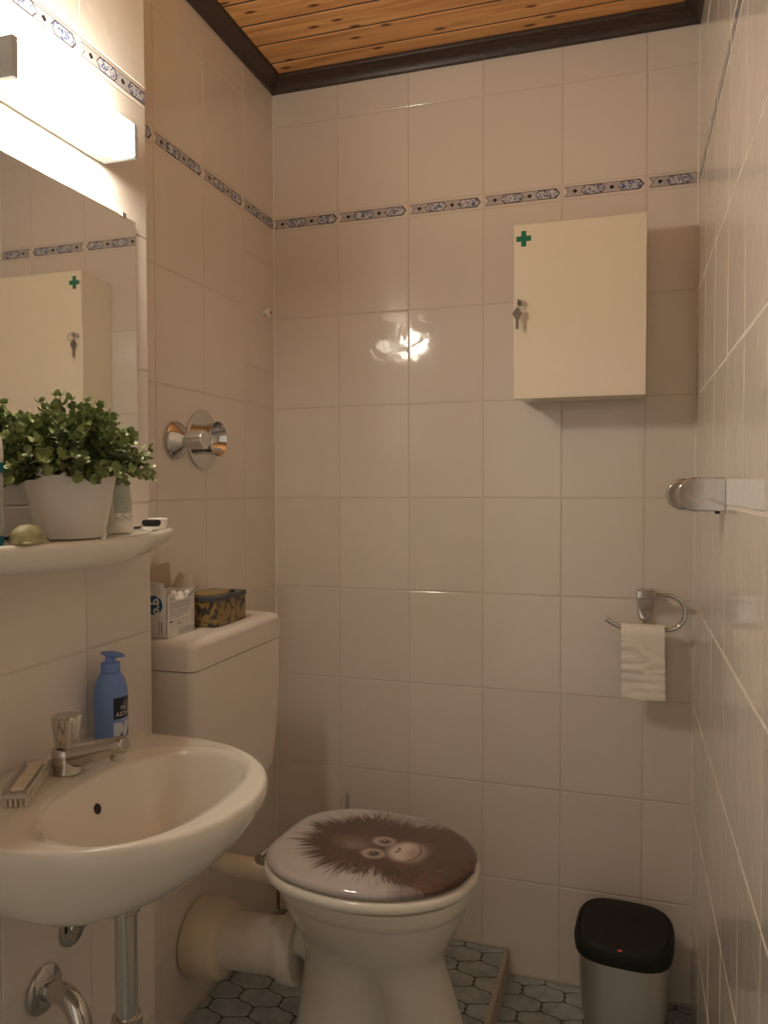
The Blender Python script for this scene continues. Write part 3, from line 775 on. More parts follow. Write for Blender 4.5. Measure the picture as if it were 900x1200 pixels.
# side facing the room with a cut-out top edge
yy = [ky0, ky0+.028, ky0+.032, ky0+.042, ky0+.060, ky0+.085, ky1-.012, ky1-.006, ky1]; hh = [.088, .088, .078, .071, .0715, .078, .086, .090, .090]
mb.loft([[Vector((kx1-e, a, CZ)) for a in yy] + [Vector((kx1-e, a, CZ+h)) for a, h in list(zip(yy, hh))[::-1]] for e in (0, w_)])
build('body', mb, 'card', t, None)
mb = MB(); mb.box((kx0+.001, ky0+.001, CZ+.001), (kx1-.001, ky1-.001, CZ+.0642)); build('tray', mb, 'kraft', t, None)
def flap(name, P, m_in, m_out):
    a = [Vector(p) for p in P]; n_ = (a[1]-a[0]).cross(a[2]-a[0]).normalized()*.0008
    mb = MB(); mb.add([p for p in a] + [p + n_ for p in a], [[0, 1, 2, 3], [7, 6, 5, 4], [0, 4, 5, 1], [1, 5, 6, 2], [2, 6, 7, 3], [3, 7, 4, 0]]); build(name, mb, m_in, t, None)
flap('flap', [(kx0, ky0, CZ+kh), (kx0, ky1, CZ+kh), (kx0-.002, ky1-.002, CZ+kh+.054), (kx0-.002, ky0+.002, CZ+kh+.050)], 'kraft', 'card')
flap('flap', [(kx0+.001, ky1, CZ+kh), (kx1, ky1, CZ+kh), (kx1-.012, ky1+.012, CZ+kh+.028), (kx0+.012, ky1+.012, CZ+kh+.030)], 'kraft', 'card')
flap('flap', [(kx1-.001, ky0, CZ+kh), (kx0, ky0, CZ+kh), (kx0+.008, ky0-.002, CZ+kh+.024), (kx1-.008, ky0-.002, CZ+kh+.022)], 'card', 'card')
mb = MB(); e = .0003
def qx(y0, y1, z0, z1, mi, x=kx1+e): mb.add([(x, y0, z0), (x, y1, z0), (x, y1, z1), (x, y0, z1)], [[0, 1, 2, 3]], mi)
for k in range(5): qx(ky0+.008, ky0+.088, CZ+.0695-k*.0032, CZ+.0705-k*.0032, 0)
for k in range(4): qx(ky0+.008, ky0+.080, CZ+.0525-k*.0032, CZ+.0535-k*.0032, 0)
qx(ky0+.008, ky0+.062, CZ+.039, CZ+.040, 0)
qx(ky0+.016, ky0+.021, CZ+.0795, CZ+.081, 0); qx(ky0+.008, ky0+.026, CZ+.0765, CZ+.0775, 0)
qx(ky0+.008, ky0+.022, CZ+.030, CZ+.033, 1)
for k in range(4): qx(ky0+.030+k*.014, ky0+.034+k*.014, CZ+.031, CZ+.034, 0)
qx(ky0+.038, ky0+.050, CZ+.0235, CZ+.0275, 2)
for k in range(4): qx(ky0+.008, ky0+.082, CZ+.0155+k*.0042, CZ+.0158+k*.0042, 0)
for k in range(6): qx(ky0+.022+k*.012, ky0+.0224+k*.012, CZ+.0155, CZ+.029, 0)
for k in range(9): qx(ky0+.090, ky0+.108, CZ+.020+k*.0034, CZ+.0208+k*.0034, 0)
for k in range(5): qx(ky0+.040, ky0+.105, CZ+.0035+k*.0023, CZ+.0045+k*.0023, 0)
for k in range(3): qx(ky1-.022+k*.006, ky1-.019+k*.006, CZ+.074+k*.003, CZ+.081+k*.003, 1)
def ny(x, z): return Vector((x, ky0-e, z))
cxo, czo = kx1-.030, CZ+.0665
mb.add([ny(cxo+math.cos(2*PI*i/40)*.0205, czo+math.sin(2*PI*i/40)*.0195) for i in range(40)], [list(range(40))], 1)
V, F = text_mesh('o.b.', .026, .0009)
mb.add([Vector((cxo + .004 - v.y, ky0-2*e, czo + v.x)) for v in V], F, 3)
mb.add([ny(kx1-.018, CZ+.008), ny(kx1-.016, CZ+.008), ny(kx1-.016, CZ+.036), ny(kx1-.018, CZ+.036)], [[0, 1, 2, 3]], 0)
mb.add([ny(kx1-.013, CZ+.011), ny(kx1-.010, CZ+.011), ny(kx1-.010, CZ+.033), ny(kx1-.013, CZ+.033)], [[0, 1, 2, 3]], 0)
mb.add([ny(kx0+.002, CZ+.0095), ny(kx1-.002, CZ+.0095), ny(kx1-.002, CZ+.0102), ny(kx0+.002, CZ+.0102)], [[0, 1, 2, 3]], 0)
for k in range(5):
    x = kx1-.006-k*.012; mb.add([ny(x, CZ+.001), ny(x+.0015, CZ+.001), ny(x-.005, CZ+.0092), ny(x-.0065, CZ+.0092)], [[0, 1, 2, 3]], 0)
build('print', mb, ['ink', 'blue', 'tan', 'card'], t, None, weld=False)
TW = [('highest, rearmost left', -.139, -.611, .0795), ('centre of the back row', -.133, -.594, .0755), ('rightmost, near the printed corner', -.128, -.575, .076), ('front left at the low cut', -.127, -.621, .069), ('front row centre', -.1265, -.6005, .0685)]
for k, (lb, x, y, z) in enumerate(TW):
    mb = MB(); zt_ = CZ + z + .011; zb_ = CZ + .0646
    mb.lathe([(.006, 0.), (.0074, .0)] + [(.0074*math.cos(a), (zt_-.0074-zb_ if zt_-.0074 > zb_ else 0) + .0074*math.sin(a)) for a in [PI/2*q/8 for q in range(9)]], (x, y, zb_), n=24)
    tag(build('tampon', mb, 'tampon', None, 60, loc=(x, y, zb_)), 'white tip in the open carton: ' + lb, 'tampon', 'tampons in the carton')

# leaf-patterned tin
ax0, ax1, ay0, ay1, ah = -.176, -.084, -.532, -.388, .066
t = thing('leaf_tin', ((ax0+ax1)/2, (ay0+ay1)/2, CZ), 'low box with gold leaf pattern and slate lid on the cistern', 'box')
def rr(x0, x1, y0, y1, r, z): return crect(x0, x1, y0, y1, r, z, 6, r)
mb = MB(); mb.loft([rr(ax0+.003, ax1-.003, ay0+.003, ay1-.003, .012, CZ), rr(ax0, ax1, ay0, ay1, .012, CZ+.002), rr(ax0, ax1, ay0, ay1, .012, CZ+ah-.010)])
build('body', mb, 'tinleaf', t, 50)
mb = MB(); mb.loft([rr(ax0-.001, ax1+.002, ay0-.002, ay1+.002, .013, CZ+ah-.0098), rr(ax0-.001, ax1+.002, ay0-.002, ay1+.002, .013, CZ+ah-.001), rr(ax0+.001, ax1, ay0, ay1, .012, CZ+ah)])
build('lid', mb, 'tinlid', t, 40)
mb = MB(); cxt, cyt = ax0+.045, ay0+.068
mb.loft([[Vector((cxt + math.cos(a)*.036*s_, cyt + math.sin(a)*.055*s_*(1+.15*math.cos(a)), CZ+ah+z)) for a in [2*PI*i/40 for i in range(40)]] for s_, z in ((1, .0002), (1, .002), (.94, .003))])
build('lid_emblem', mb, 'goldleaf', t, 40)
mb = MB(); mb.box((ax1-.022, ay0+.085, CZ+ah+.0002), (ax1-.012, ay0+.108, CZ+ah+.0035), .001); build('lid_clip', mb, 'dark', t)
mb = MB()
def leafshape(yc, zc, ang, L_, W_):
    P = []
    for i in range(24):
        a = 2*PI*i/24; u, v = math.cos(a)*L_, math.sin(a)*W_*(1-.35*math.cos(a))
        P.append(((yc + u*math.cos(ang) - v*math.sin(ang)), (zc + u*math.sin(ang) + v*math.cos(ang))))
    P = [(min(ay1-.013, max(ay0+.013, a)), min(CZ+ah-.012, max(CZ+.002, b_))) for a, b_ in P]
    mb.add([Vector((ax1+.0004, a, b_)) for a, b_ in P], [list(range(24))], 0)
    for q in range(-3, 4):
        u = q*L_*.24; y_, z_ = yc + u*math.cos(ang), zc + u*math.sin(ang)
        for sgn in (-1, 1):
            a2 = ang + sgn*.9; y2, z2 = y_ + math.cos(a2)*W_*.75, z_ + math.sin(a2)*W_*.75
            if not (ay0+.014 < y2 < ay1-.014 and CZ+.003 < z2 < CZ+ah-.013 and ay0+.014 < y_ < ay1-.014 and CZ+.003 < z_ < CZ+ah-.013): continue
            mb.add([Vector((ax1+.0006, y_, z_)), Vector((ax1+.0006, y_, z_+.0008)), Vector((ax1+.0006, y2, z2+.0008)), Vector((ax1+.0006, y2, z2))], [[0, 1, 2, 3]], 1)
for a in ((ay0+.030, CZ+.014, .5, .020, .010), (ay0+.052, CZ+.030, 1.3, .018, .009), (ay0+.076, CZ+.018, 1.0, .020, .009), (ay0+.100, CZ+.026, 1.7, .018, .008), (ay0+.122, CZ+.020, 1.2, .018, .009), (ay0+.024, CZ+.034, -.2, .012, .006)): leafshape(*a)
build('leaf_print', mb, ['goldleaf', 'leafline'], t, None, weld=False)

# ------------------------------------------------------------------ flush valve, stop valve, peg
vy, vz = -.396, 1.392
t = thing('flush_valve', (XL, vy, vz), 'large chrome wall valve with round plate and hollow cup, right of the stop valve', 'valve')
mb = MB(); mb.lathe([(.070, .0035), (.070, .0055), (.066, .0085), (.028, .0105)], (XL, vy, vz), (1, 0, 0), n=56); build('wall_plate', mb, 'chrome', t)
mb = MB(); mb.lathe([(.034, .010), (.0355, .020), (.038, .034), (.0415, .045), (.0400, .0455), (.0345, .034), (.027, .016), (.018, .013), (.008, .013), (.007, .022), (.0, .022)], (XL, vy, vz), (1, 0, 0), n=56, cap1=False); build('cup', mb, 'chrome', t, 50)
sy, sz = -.513, 1.383
t = thing('stop_valve', (XL, sy, sz), 'smaller chrome stop valve with cone flange and grip, on the left', 'valve')
mb = MB(); mb.lathe([(.043, .0035), (.043, .008), (.040, .014), (.026, .026), (.016, .034), (.0145, .044)], (XL, sy, sz), (1, 0, 0), n=48); build('cone_flange', mb, 'chrome', t, 40)
mb = MB(); R = []
for x, r in ((.036, .017), (.038, .020), (.076, .0215), (.079, .020)):
    R.append([Vector((XL + x, sy + math.cos(a)*r*(1-.07*max(0, math.cos(8*a))), sz + math.sin(a)*r*(1-.07*max(0, math.cos(8*a))))) for a in [2*PI*i/80 for i in range(80)]])
mb.loft(R); build('grip', mb, 'steel', t, 30)
t = thing('wall_peg', (XL, -.068, 1.754), 'tiny white peg with brass screw high on the recessed wall', 'peg')
mb = MB(); mb.lathe([(.007, .003), (.007, .012), (.0095, .014), (.012, .019), (.012, .025), (.009, .028)], (XL, -.078, 1.754), (1, 0, 0), n=26); build('knob', mb, 'white', t)
mb = MB(); mb.lathe([(.005, .028), (.005, .0295), (.0, .030)], (XL, -.078, 1.754), (1, 0, 0), n=16, cap1=False); build('screw', mb, 'brass', t)

# ------------------------------------------------------------------ toilet
TL = Vector((.246, -.443, PLAT)); TA = math.radians(-5.8)
t = thing('toilet', tuple(TL), 'white floor-standing toilet with printed orangutan lid', 'toilet')
Rm = Matrix.Rotation(TA, 3, 'Z')
def W(u, v, z): return TL + Rm @ Vector((u, v, z))      # z above the platform
hw = [(-.222, 0.), (-.220, .06), (-.210, .100), (-.180, .140), (-.120, .176), (-.03, .190), (.05, .183), (.12, .157), (.175, .115), (.210, .062), (.222, 0.)]
hc = catmull([(a, b, 0) for a, b in hw], 7)
ol = [(p.x, p.y) for p in hc[:-1]] + [(p.x, -p.y) for p in hc[::-1][:-1]]
def lid_ring(s, z, grow=0.):
    R = []
    for u, v in ol:
        l = math.hypot(u, v); k = s + grow/l; R.append(W(u*k, v*k, z))
    return R
# bowl and pedestal
def ped(cu, ru, rv, z, pinch=0., n=64, sq=2.2, taper=0.):
    R = []
    for i in range(n):
        a = 2*PI*i/n; c, s_ = math.cos(a), math.sin(a)
        ex = abs(c)**(2/sq)*(1 if c > 0 else -1); ey = abs(s_)**(2/sq)*(1 if s_ > 0 else -1)
        py_ = ey*rv*(1 - pinch*math.exp(-((c-.05)/.26)**2)) * (1 + taper*ex)
        R.append(W(cu + ex*ru, py_, z))
    return R
mb = MB()
rg = [ped(.015, .205, .115, .0003, .42), ped(.015, .203, .113, .012, .46), ped(.012, .192, .105, .055, .54), ped(.008, .180, .096, .11, .54), ped(.002, .168, .092, .165, .42), ped(-.004, .158, .098, .205, .22), ped(-.006, .160, .108, .235, .05),
      ped(-.004, .172, .125, .262, 0, taper=.08), ped(-.002, .186, .146, .295), ped(0., .198, .163, .325), ped(.0, .203, .168, .345), ped(0, .206, .171, .352), ped(0, .213, .179, .360), ped(0, .216, .182, .370), ped(0, .217, .183, .386), ped(0, .213, .180, .391), ped(0, .17, .14, .391), ped(0, .15, .12, .36), ped(-.01, .10, .08, .26)]
mb.loft(rg)
# outlet horn sweeping down the back into the base
hp_ = [W(-.185, -.0, .215), W(-.15, -.0, .212), W(-.12, 0, .19), W(-.09, 0, .15), W(-.07, 0, .10), W(-.055, 0, .04), W(-.05, 0, .001)]
mb.tube(catmull(hp_, 5), [.052]*6 + [.053]*6 + [.055]*6 + [.058]*6 + [.062]*7, 30)
build('bowl', mb, 'porcelain2', t, 60)
# seat ring
mb = MB(); prof = [(.0, .0), (.004, -.004), (.006, .004), (.005, .012), (.0, .019), (-.008, .0225), (-.03, .0235), (-.05, .020), (-.052, .010), (-.05, .002)]
rings = []
for g, z in [(-.02, .3935), (-.002, .3935), (.003, .397), (.0055, .403), (.005, .410), (.001, .4155), (-.008, .418), (-.045, .417), (-.052, .410), (-.05, .3935)]:
    rings.append(lid_ring(1.0, z, g))
rings.append(rings[0]); mb.loft(rings, cap0=False, cap1=False); build('seat', mb, 'seat', t, 60)
# lid: shell with fine printed top
def fur_color(u, v):
    """colour of the printed photograph at lid coordinates (u towards the front, v across)"""
    n1 = noise.noise(Vector((u*30, v*30, 1.3)))
    light = np.array((.60, .555, .55)); dark = np.array((.085, .036, .023)); mid = np.array((.20, .095, .062)); skin = np.array((.42, .31, .255))
    col = light * (1 + .03*n1)
    fu, fv = u - .005, v - .008
    ang = math.atan2(fv, fu); r = math.hypot(fu, fv)
    # hair outline: egg-shaped mane, strands by angular noise
    st = noise.noise(Vector((math.cos(ang)*9, math.sin(ang)*9, r*9)))*.22 + noise.noise(Vector((math.cos(ang)*34, math.sin(ang)*34, r*14)))*.36 + noise.noise(Vector((math.cos(ang)*95, math.sin(ang)*95, r*16)))*.55
    a = abs(ang)
    base = .132 + .044*ex_(-((a-PI)/.65)**2) + .012*ex_(-((a-2.2)/.4)**2)
    if a < 1.2: base = .132 + (1.2-a)*.16
    edge = base + st*.062
    m = 1/(1+ex_(-(edge - r)/.0065))
    fr = 1/(1+ex_(-(u - .085 - (.03 + .25*max(0, abs(v)-.09))*st*1.6 - .55*max(0, abs(v)-.12))/(.008 + .16*max(0, abs(v)-.09))))
    if v > .10: fr = max(fr, .55*(1/(1+ex_(-(u+.06-.05*st)/.02)))*(1/(1+ex_(-(.172-v+.02*st)/.006))))
    if v < -.13: fr *= .75 + .25*st
    m = max(m, fr)
    hair = dark*(1 + .5*noise.noise(Vector((u*40, v*140, 4)))) + (mid-dark)*max(0, min(1, (.5*ex_(-((u-.16)/.03)**2-((v+.13)/.03)**2)) + .16*noise.noise(Vector((u*14, v*14, 8)))))
    col = col*(1-m) + hair*m
    def blob(cu, cv, ru, rv, soft, c, k=1., rot=0.):
        nonlocal col
        du, dv = u-cu, v-cv; cr, sr = math.cos(rot), math.sin(rot); du, dv = du*cr+dv*sr, -du*sr+dv*cr
        d_ = math.sqrt((du/ru)**2 + (dv/rv)**2); w = k/(1+ex_((d_-1)/soft)); col = col*(1-w) + np.array(c)*w
    hz = noise.noise(Vector((u*90, v*200, 2)))
    FV = -.003
    blob(-.050, FV-.002, .048, .030, .30, (.22+.10*hz, .14+.06*hz, .11+.05*hz), .75)
    blob(-.040, FV-.016, .020, .014, .40, (.36, .29, .25), .5)
    for s_ in (1, -1):
        cv = FV + s_*.030 - .004; 
        blob(.012, cv, .025, .0205, .10, (.52, .41, .36), .95)
        blob(.014, cv, .0150, .0130, .12, (.15, .08, .055), .9)
        blob(.015, cv, .0115, .0095, .10, (.30, .20, .15), .8)
        blob(.015, cv, .0078, .0078, .10, (.012, .007, .006), 1)
        blob(.012, cv+.003, .0018, .0018, .15, (.9, .85, .8), 1)
        blob(.019, cv-.002, .0012, .0012, .15, (.5, .45, .42), 1)
    blob(.038, FV, .012, .016, .25, (.24, .15, .115), .8)
    blob(.072, FV, .034, .041, .11, (.68, .58, .52), .98)
    blob(.098, FV, .022, .037, .22, (.36, .26, .21), .8)
    for s_ in (1, -1): blob(.056, FV + s_*.0065, .0030, .0056, .2, (.02, .01, .01), 1, s_*.5)
    mu = .092 + .012*(1-((v-FV)/.034)**2) if abs(v-FV) < .036 else None
    if mu is not None:
        w = ex_(-((u-mu)/.0019)**2); col = col*(1-w) + np.array((.07, .035, .025))*w
    return col
mb = MB(); LZ = .4195
rings = [lid_ring(1., LZ+.001, -.012), lid_ring(1., LZ+.001, -.004), lid_ring(1., LZ+.005, .0), lid_ring(1., LZ+.011, .0005), lid_ring(1., LZ+.0155, -.003), lid_ring(1., LZ+.0180, -.009), lid_ring(1., LZ+.0190, -.016)]
K = 90; NR = len(ol)
# refine the outline for the printed surface
ol_f = []
for i in range(NR):
    a, b = ol[i], ol[(i+1) % NR]
    for q in (0, 1/3, 2/3): ol_f.append((a[0]*(1-q)+b[0]*q, a[1]*(1-q)+b[1]*q))
def fring(s, z, grow):
    R = []
    for u, v in ol_f:
        l = math.hypot(u, v); k = s*(1+grow/l); R.append((u*k, v*k, z))
    return R
FR = [fring(1, LZ+.001, -.012), fring(1, LZ+.001, -.004), fring(1, LZ+.005, 0), fring(1, LZ+.011, .0005), fring(1, LZ+.0155, -.003), fring(1, LZ+.0180, -.009), fring(1, LZ+.0190, -.016)]
for k in range(1, K): s_ = 1 - k/K; FR.append(fring(s_, LZ+.0190+.0035*(1-s_*s_), -.016))
cols = []; VV = []
for R in FR:
    for (u, v, z) in R: VV.append(W(u, v, z)); cols.append(fur_color(u, v))
n_ = len(ol_f); FF = []
for i in range(len(FR)-1):
    for j in range(n_): FF.append([i*n_+j, i*n_+(j+1) % n_, (i+1)*n_+(j+1) % n_, (i+1)*n_+j])
FF.append(list(range(n_))[::-1]); FF.append([(len(FR)-1)*n_+j for j in range(n_)])
mb.add(VV, FF); ld = build('lid', mb, 'lidart', t, 60, weld=False)
ca = ld.data.color_attributes.new('col', 'FLOAT_COLOR', 'POINT')
ca.data.foreach_set('color', np.concatenate([np.array(cols), np.ones((len(cols), 1))], 1).astype(np.float32).ravel())
ld['label'] = 'glossy lid printed with a brown orangutan face'
for s_ in (1, -1):
    mb = MB(); c0 = W(-.228, s_*.078, .395)
    mb.tube([W(-.232, s_*.078-.016, .408), W(-.232, s_*.078+.016, .408)], .012, 20)
    mb.box((-.012, -.012, .0), (.012, .012, .012), .002, mtx=Matrix.Translation(W(-.222, s_*.078, .392)) @ Rm.to_4x4())
    mb.tube([W(-.225, s_*.078, .392), W(-.200, s_*.078, .418)], .0055, 12)
    build('hinge', mb, 'chrome', t)
    mb = MB(); mb.tube([W(-.195, s_*.078, .30), W(-.195, s_*.078, .3935)], .0035, 10); build('hinge_bolt', mb, 'iron', t)

# waste pipe from the recessed wall
t = thing('waste_pipe', (XL, -.452, .235), 'thick cream and white waste pipe from the wall to the toilet', 'pipe')
pz, py_ = .238, -.447
mb = MB(); mb.lathe([(.080, .004), (.084, .008), (.085, .075), (.080, .088), (.068, .094), (.060, .095)], (XL, py_, pz), (1, 0, 0), n=56); build('wall_collar', mb, 'cream', t, 40)
mb = MB(); mb.lathe([(.0605, .090), (.0605, .210), (.0625, .222), (.071, .232), (.0735, .245), (.0735, .268), (.066, .270), (.056, .262)], (XL, py_, pz), Vector((1, 0, .05)), n=56); build('pipe', mb, 'white_pipe', t, 40)
t = thing('flush_pipe', (XL, -.45, .43), 'cream flush pipe elbow running from under the cistern to the toilet', 'pipe')
mb = MB()
fp = catmull([(-.135, -.475, .586), (-.135, -.475, .50), (-.132, -.473, .455), (-.108, -.468, .432), (-.06, -.460, .424), (-.005, -.452, .418), (.04, -.445, .412)], 6)
mb.tube(fp, .0225, 28); build('pipe', mb, 'cream', t, 60)
mb = MB(); mb.tube([(.0, -.4525, .4185), (.032, -.447, .414)], .0265, 28); build('rubber_sleeve', mb, 'white_pipe', t)
# toilet brush behind the toilet
t = thing('toilet_brush', (.053, -.085, PLAT), 'grey toilet brush standing behind the toilet, only its handle tip visible', 'brush')
mb = MB(); mb.lathe([(.045, 0.), (.048, .003), (.043, .12), (.040, .122), (.038, .115), (.036, .01)], (.053, -.085, PLAT+.0005), n=36); build('holder', mb, 'steel', t)
mb = MB(); mb.lathe([(.006, .04), (.0065, .13), (.009, .25), (.0105, .33), (.0085, .365), (.005, .392), (.002, .398)], (.053, -.085, PLAT+.0005), n=24, sc=(.8, 1)); build('handle', mb, 'steel', t)
mb = MB(); mb.lathe([(.010, .012), (.030, .018), (.030, .085), (.010, .09)], (.053, -.085, PLAT+.0005), n=24); build('bristle_head', mb, 'white', t)

# ------------------------------------------------------------------ first-aid cabinet
t = thing('first_aid_cabinet', (.648, 0, 1.49), 'cream metal first-aid cabinet with green cross on the back wall', 'cabinet')
c0, c1, cb, ct = .502, .7975, 1.489, 1.897
mb = MB(); mb.box((c0+.006, -.132, cb+.004), (c1-.004, -.004, ct-.003), .002); build('body', mb, 'cabinet', t)
mb = MB(); mb.box((c0-.003, -.148, cb-.001), (c1+.001, -.1335, ct+.001), .0022, 3); dr = build('door', mb, 'cabinet', t)
mb = MB(); a, b_, q = .0062, .0182, .0004
xc, zc_ = .5225, 1.864
pts = [(-a, -b_), (a, -b_), (a, -a), (b_, -a), (b_, a), (a, a), (a, b_), (-a, b_), (-a, a), (-b_, a), (-b_, -a), (-a, -a)]
mb.prism(pts, lambda x, z: Vector((xc+x*.95, -.1481, zc_+z)), lambda x, z: Vector((xc+x*.95, -.1485, zc_+z)))
build('green_cross', mb, 'green', dr, None)
mb = MB(); mb.lathe([(.0065, 0), (.0065, .003), (.0045, .005), (.0045, .009)], (.5135, -.148, 1.713), (0, -1, 0), n=24); build('lock', mb, 'chrome2', dr)
for z0 in (ct-.002, cb+.0005):
    mb = MB(); mb.box((c1-.016, -.1335, z0), (c1-.001, -.130, z0+.0025), .0004); build('hinge', mb, 'dark', t)
t = thing('key', (.5135, -.158, 1.713), 'small metal key hanging by a ring from the cabinet lock', 'key')
mb = MB(); mb.box((.5125, -.1690, 1.708), (.5145, -.1575, 1.718), .0006); mb.torus((.5135, -.169, 1.713), .0055, .0012, (1, 0, .2), n=20, k=6); build('bow', mb, 'keymetal', t)
mb = MB(); mb.torus((.5215, -.1665, 1.7055), .0105, .0007, (.25, 1, .2), n=28, k=6); build('ring', mb, 'keymetal', t)
mb = MB()
pts = [(0, .014), (.0035, .011), (.0115, -.0005), (.010, -.004), (.004, -.014), (.0038, -.019), (.0028, -.021), (.0038, -.024), (.0028, -.027), (.0038, -.030), (.003, -.036), (0, -.038), (-.0035, -.036), (-.0035, -.014), (-.010, -.004), (-.0115, -.0005), (-.0035, .011)]
mb.prism(pts, lambda x, z: Vector((.5105+x, -.171, 1.686+z)), lambda x, z: Vector((.5105+x, -.1692, 1.686+z))); build('blade', mb, 'keymetal', t, None)

# ------------------------------------------------------------------ paper holder and roll
t = thing('paper_holder', (.805, 0, .985), 'chrome curved toilet paper holder on the back wall', 'holder')
hx = .804
mb = MB()
pr = [(-.020, .040), (.020, .040), (.0195, .0), (.018, -.022), (.013, -.034), (0, -.038), (-.013, -.034), (-.018, -.022), (-.0195, 0)]
mb.loft([[Vector((hx+a*s_, -y, .985+b_*s_)) for a, b_ in pr] for s_, y in ((1, .004), (1, .009), (.93, .016), (.8, .019))]); build('wall_plate', mb, 'chrome', t, 40)
mb = MB(); mb.box((hx-.022, -.054, 1.009), (hx+.022, -.005, 1.030), .003, 3); build('head_block', mb, 'chrome', t)
mb = MB(); yb = -.046; xb = .852; zt0 = 1.019; R_ = .0415
path = [(hx, yb, zt0), (.83, yb, zt0)] + [(xb + R_*math.sin(a), yb, zt0 - R_ + R_*math.cos(a)) for a in [PI*k/24 for k in range(25)]]
path += [(.82, yb, zt0-2*R_), (.77, yb, zt0-2*R_+.0005), (.745, yb, zt0-2*R_+.002), (.728, yb, zt0-2*R_+.010), (.712, yb, zt0-2*R_+.020)]
mb.tube(path, .0056, 18); build('arm', mb, 'chrome', t, 60)
t = thing('toilet_paper', (.80, yb, .936), 'nearly finished toilet paper roll hanging on the chrome holder', 'paper')
mb = MB(); zc0 = zt0-2*R_ - .0135
mb.lathe([(.0185, 0), (.0235, 0), (.0235, .098), (.0185, .098), (.0185, 0)], (.748, yb, zc0), (1, 0, 0), n=40, cap0=False, cap1=False); build('roll', mb, 'paper', t)
mb = MB(); x0_, x1_ = .7475, .8465; V = []; nx, nz_ = 24, 70
for side in (0, 1):
    for j in range(nz_+1):
        s_ = j/nz_
        if s_ < .2:
            a = PI*.55*(1 - s_/.2); yy_ = yb - .0245*math.cos(a); zz_ = zc0 + .0245*math.sin(a)
            nrm = Vector((0, -math.cos(a), math.sin(a)))
        else: yy_ = yb - .0245; zz_ = zc0 - (s_-.2)/.8*.152; nrm = Vector((0, -1, 0))
        for i in range(nx+1):
            x = x0_ + (x1_-x0_)*i/nx + (.003*max(0, s_-.2)*(1 if True else 0))
            wv = (s_ > .2)*.0042*noise.noise(Vector((x*13 + 2*noise.noise(Vector((x*20, zz_*20, 9))), zz_*60, 3))) *min(1, (s_-.2)*5) + (s_ > .2)*.004*(s_-.2)*math.sin(x*40)
            p = Vector((x, yy_, zz_)) + nrm*(wv + .0004 + (0 if side == 0 else -.0004)); V.append(p)
n1_ = (nx+1)*(nz_+1); F = []
for j in range(nz_):
    for i in range(nx):
        a = j*(nx+1)+i; F.append([a, a+1, a+nx+2, a+nx+1]); F.append([n1_+a+nx+1, n1_+a+nx+2, n1_+a+1, n1_+a])
for j in range(nz_):
    for i in (0, nx): a = j*(nx+1)+i; F.append([a, a+nx+1, n1_+a+nx+1, n1_+a])
for i in range(nx):
    for j in (0, nz_): a = j*(nx+1)+i; F.append([a, a+1, n1_+a+1, n1_+a])
mb.add(V, F); build('hanging_sheet', mb, 'paper', t, 80)

# ------------------------------------------------------------------ chrome hook on the right wall
t = thing('towel_hook', (XR, -.583, 1.262), 'rounded chrome towel hook on the right wall', 'hook')
def stad(xe, y, r, zc=1.2650, ins=0., x_wall=XR-.003):
    P = [Vector((x_wall, y, zc + (r-ins)))]
    for k in range(17):
        a = PI/2 + PI*k/16; P.append(Vector((xe + r + (r-ins)*math.cos(a), y, zc + (r-ins)*math.sin(a))))
    P.append(Vector((x_wall, y, zc - (r-ins)))); return P
mb = MB(); mb.loft([stad(.840, -.606, .0290, ins=.003), stad(.840, -.603, .0290, ins=.0008), stad(.840, -.600, .0290), stad(.840, -.592, .0290), stad(.840, -.588, .0290, ins=.0025)]); build('front_plate', mb, 'chrome', t, 60)
mb = MB(); mb.loft([stad(.824, -.584, .0275, ins=.004), stad(.824, -.580, .0275, ins=.001), stad(.824, -.570, .0275), stad(.824, -.562, .0275), stad(.824, -.558, .0275, ins=.003)]); build('back_plate', mb, 'chrome', t, 60)
mb = MB(); mb.box((.862, -.590, 1.245), (XR-.003, -.582, 1.280), .002); build('spacer', mb, 'chrome', t)
mb = MB(); mb.lathe([(.004, 0), (.004, .004)], (.905, -.597, 1.2325), (0, 0, 1), n=14); build('screw', mb, 'dark', t)

# ------------------------------------------------------------------ pedal bin
bc = Vector((.760, -.142))
t = thing('waste_bin', (bc.x, bc.y, 0), 'silver waste bin with black lid in the back right corner', 'bin')
BR = Matrix.Rotation(math.radians(-4), 3, 'Z')
def br_(rx, ry, z, n=56, sq=3.2, tilt=0.):
    R = []
    for i in range(n):
        a = 2*PI*i/n; c, s_ = math.cos(a), math.sin(a)
        ex = abs(c)**(2/sq)*(1 if c > 0 else -1); ey = abs(s_)**(2/sq)*(1 if s_ > 0 else -1)
        p = BR @ Vector((ex*rx, ey*ry, 0)); R.append(Vector((bc.x + p.x, bc.y + p.y, z + tilt*ey)))
    return R
mb = MB(); mb.loft([br_(.088, .083, .0), br_(.091, .086, .003), br_(.091, .086, .012), br_(.088, .083, .0145)]); build('base', mb, 'black', t, 40)
mb = MB(); mb.loft([br_(.0865, .0815, .0145), br_(.0975, .0925, .1), br_(.1005, .0955, .205), br_(.1015, .0965, .2115)]); build('body', mb, 'steel', t, 50)
mb = MB(); TL_ = .008
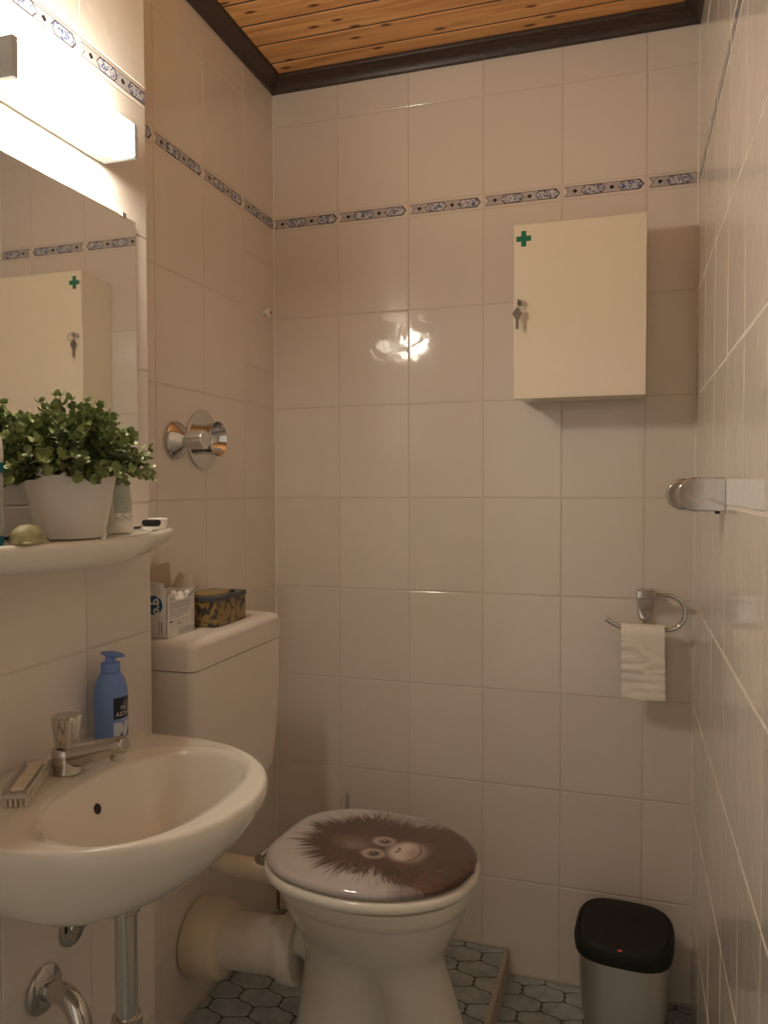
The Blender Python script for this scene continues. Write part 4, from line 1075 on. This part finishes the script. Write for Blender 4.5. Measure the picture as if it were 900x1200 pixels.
mb.loft([br_(.1045, .0985, .212, tilt=TL_*.6), br_(.1085, .1015, .2145, tilt=TL_*.6), br_(.1110, .1035, .235, tilt=TL_), br_(.1085, .1020, .248, tilt=TL_), br_(.104, .0985, .2535, tilt=TL_), br_(.101, .0955, .2535, tilt=TL_), br_(.100, .0945, .2515, tilt=TL_)]); build('rim', mb, 'black', t, 50)
mb = MB(); mb.loft([br_(.0995, .0945, .2505, tilt=TL_), br_(.098, .093, .2540, tilt=TL_), br_(.094, .089, .2565, tilt=TL_), br_(.06, .055, .2600, tilt=TL_*.8), br_(.02, .018, .2612, tilt=TL_*.5)]); build('flap', mb, 'black', t, 50)
mb = MB(); p = BR @ Vector((-.002, -.0975, 0)); mb.box((bc.x+p.x-.005, bc.y+p.y-.003, .2465), (bc.x+p.x+.005, bc.y+p.y+.003, .2495), .001); build('button', mb, 'red', t)

# ------------------------------------------------------------------ camera
cam = bpy.data.cameras.new('camera'); co = bpy.data.objects.new('camera', cam); C.objects.link(co)
yaw, pit, rol = -0.3042, -0.0306, -0.0021
f = Vector((math.sin(yaw)*math.cos(pit), math.cos(yaw)*math.cos(pit), math.sin(pit)))
r = f.cross(Vector((0, 0, 1))).normalized(); u = r.cross(f)
r2 = r*math.cos(rol) + u*math.sin(rol); u2 = -r*math.sin(rol) + u*math.cos(rol)
co.matrix_world = Matrix(((r2.x, u2.x, -f.x, .7611), (r2.y, u2.y, -f.y, -2.0133), (r2.z, u2.z, -f.z, 1.2766), (0, 0, 0, 1)))
cam.sensor_fit = 'VERTICAL'; cam.sensor_height = 36; cam.lens = 36*910.37/1200; cam.clip_start = .02
sc = bpy.context.scene; sc.camera = co

# dim warm fill light, added to reach the room through the open doorway
wd = bpy.data.worlds.new('world'); sc.world = wd; wd.use_nodes = True
wd.node_tree.nodes['Background'].inputs[0].default_value = (1., .86, .70, 1); wd.node_tree.nodes['Background'].inputs[1].default_value = .16
sc.view_settings.view_transform = 'Standard'; sc.view_settings.look = 'None'; sc.view_settings.gamma = 1; sc.view_settings.use_curve_mapping = False
sc.view_settings.exposure = 1.96
sc.cycles.diffuse_bounces = 8; sc.cycles.max_bounces = 14
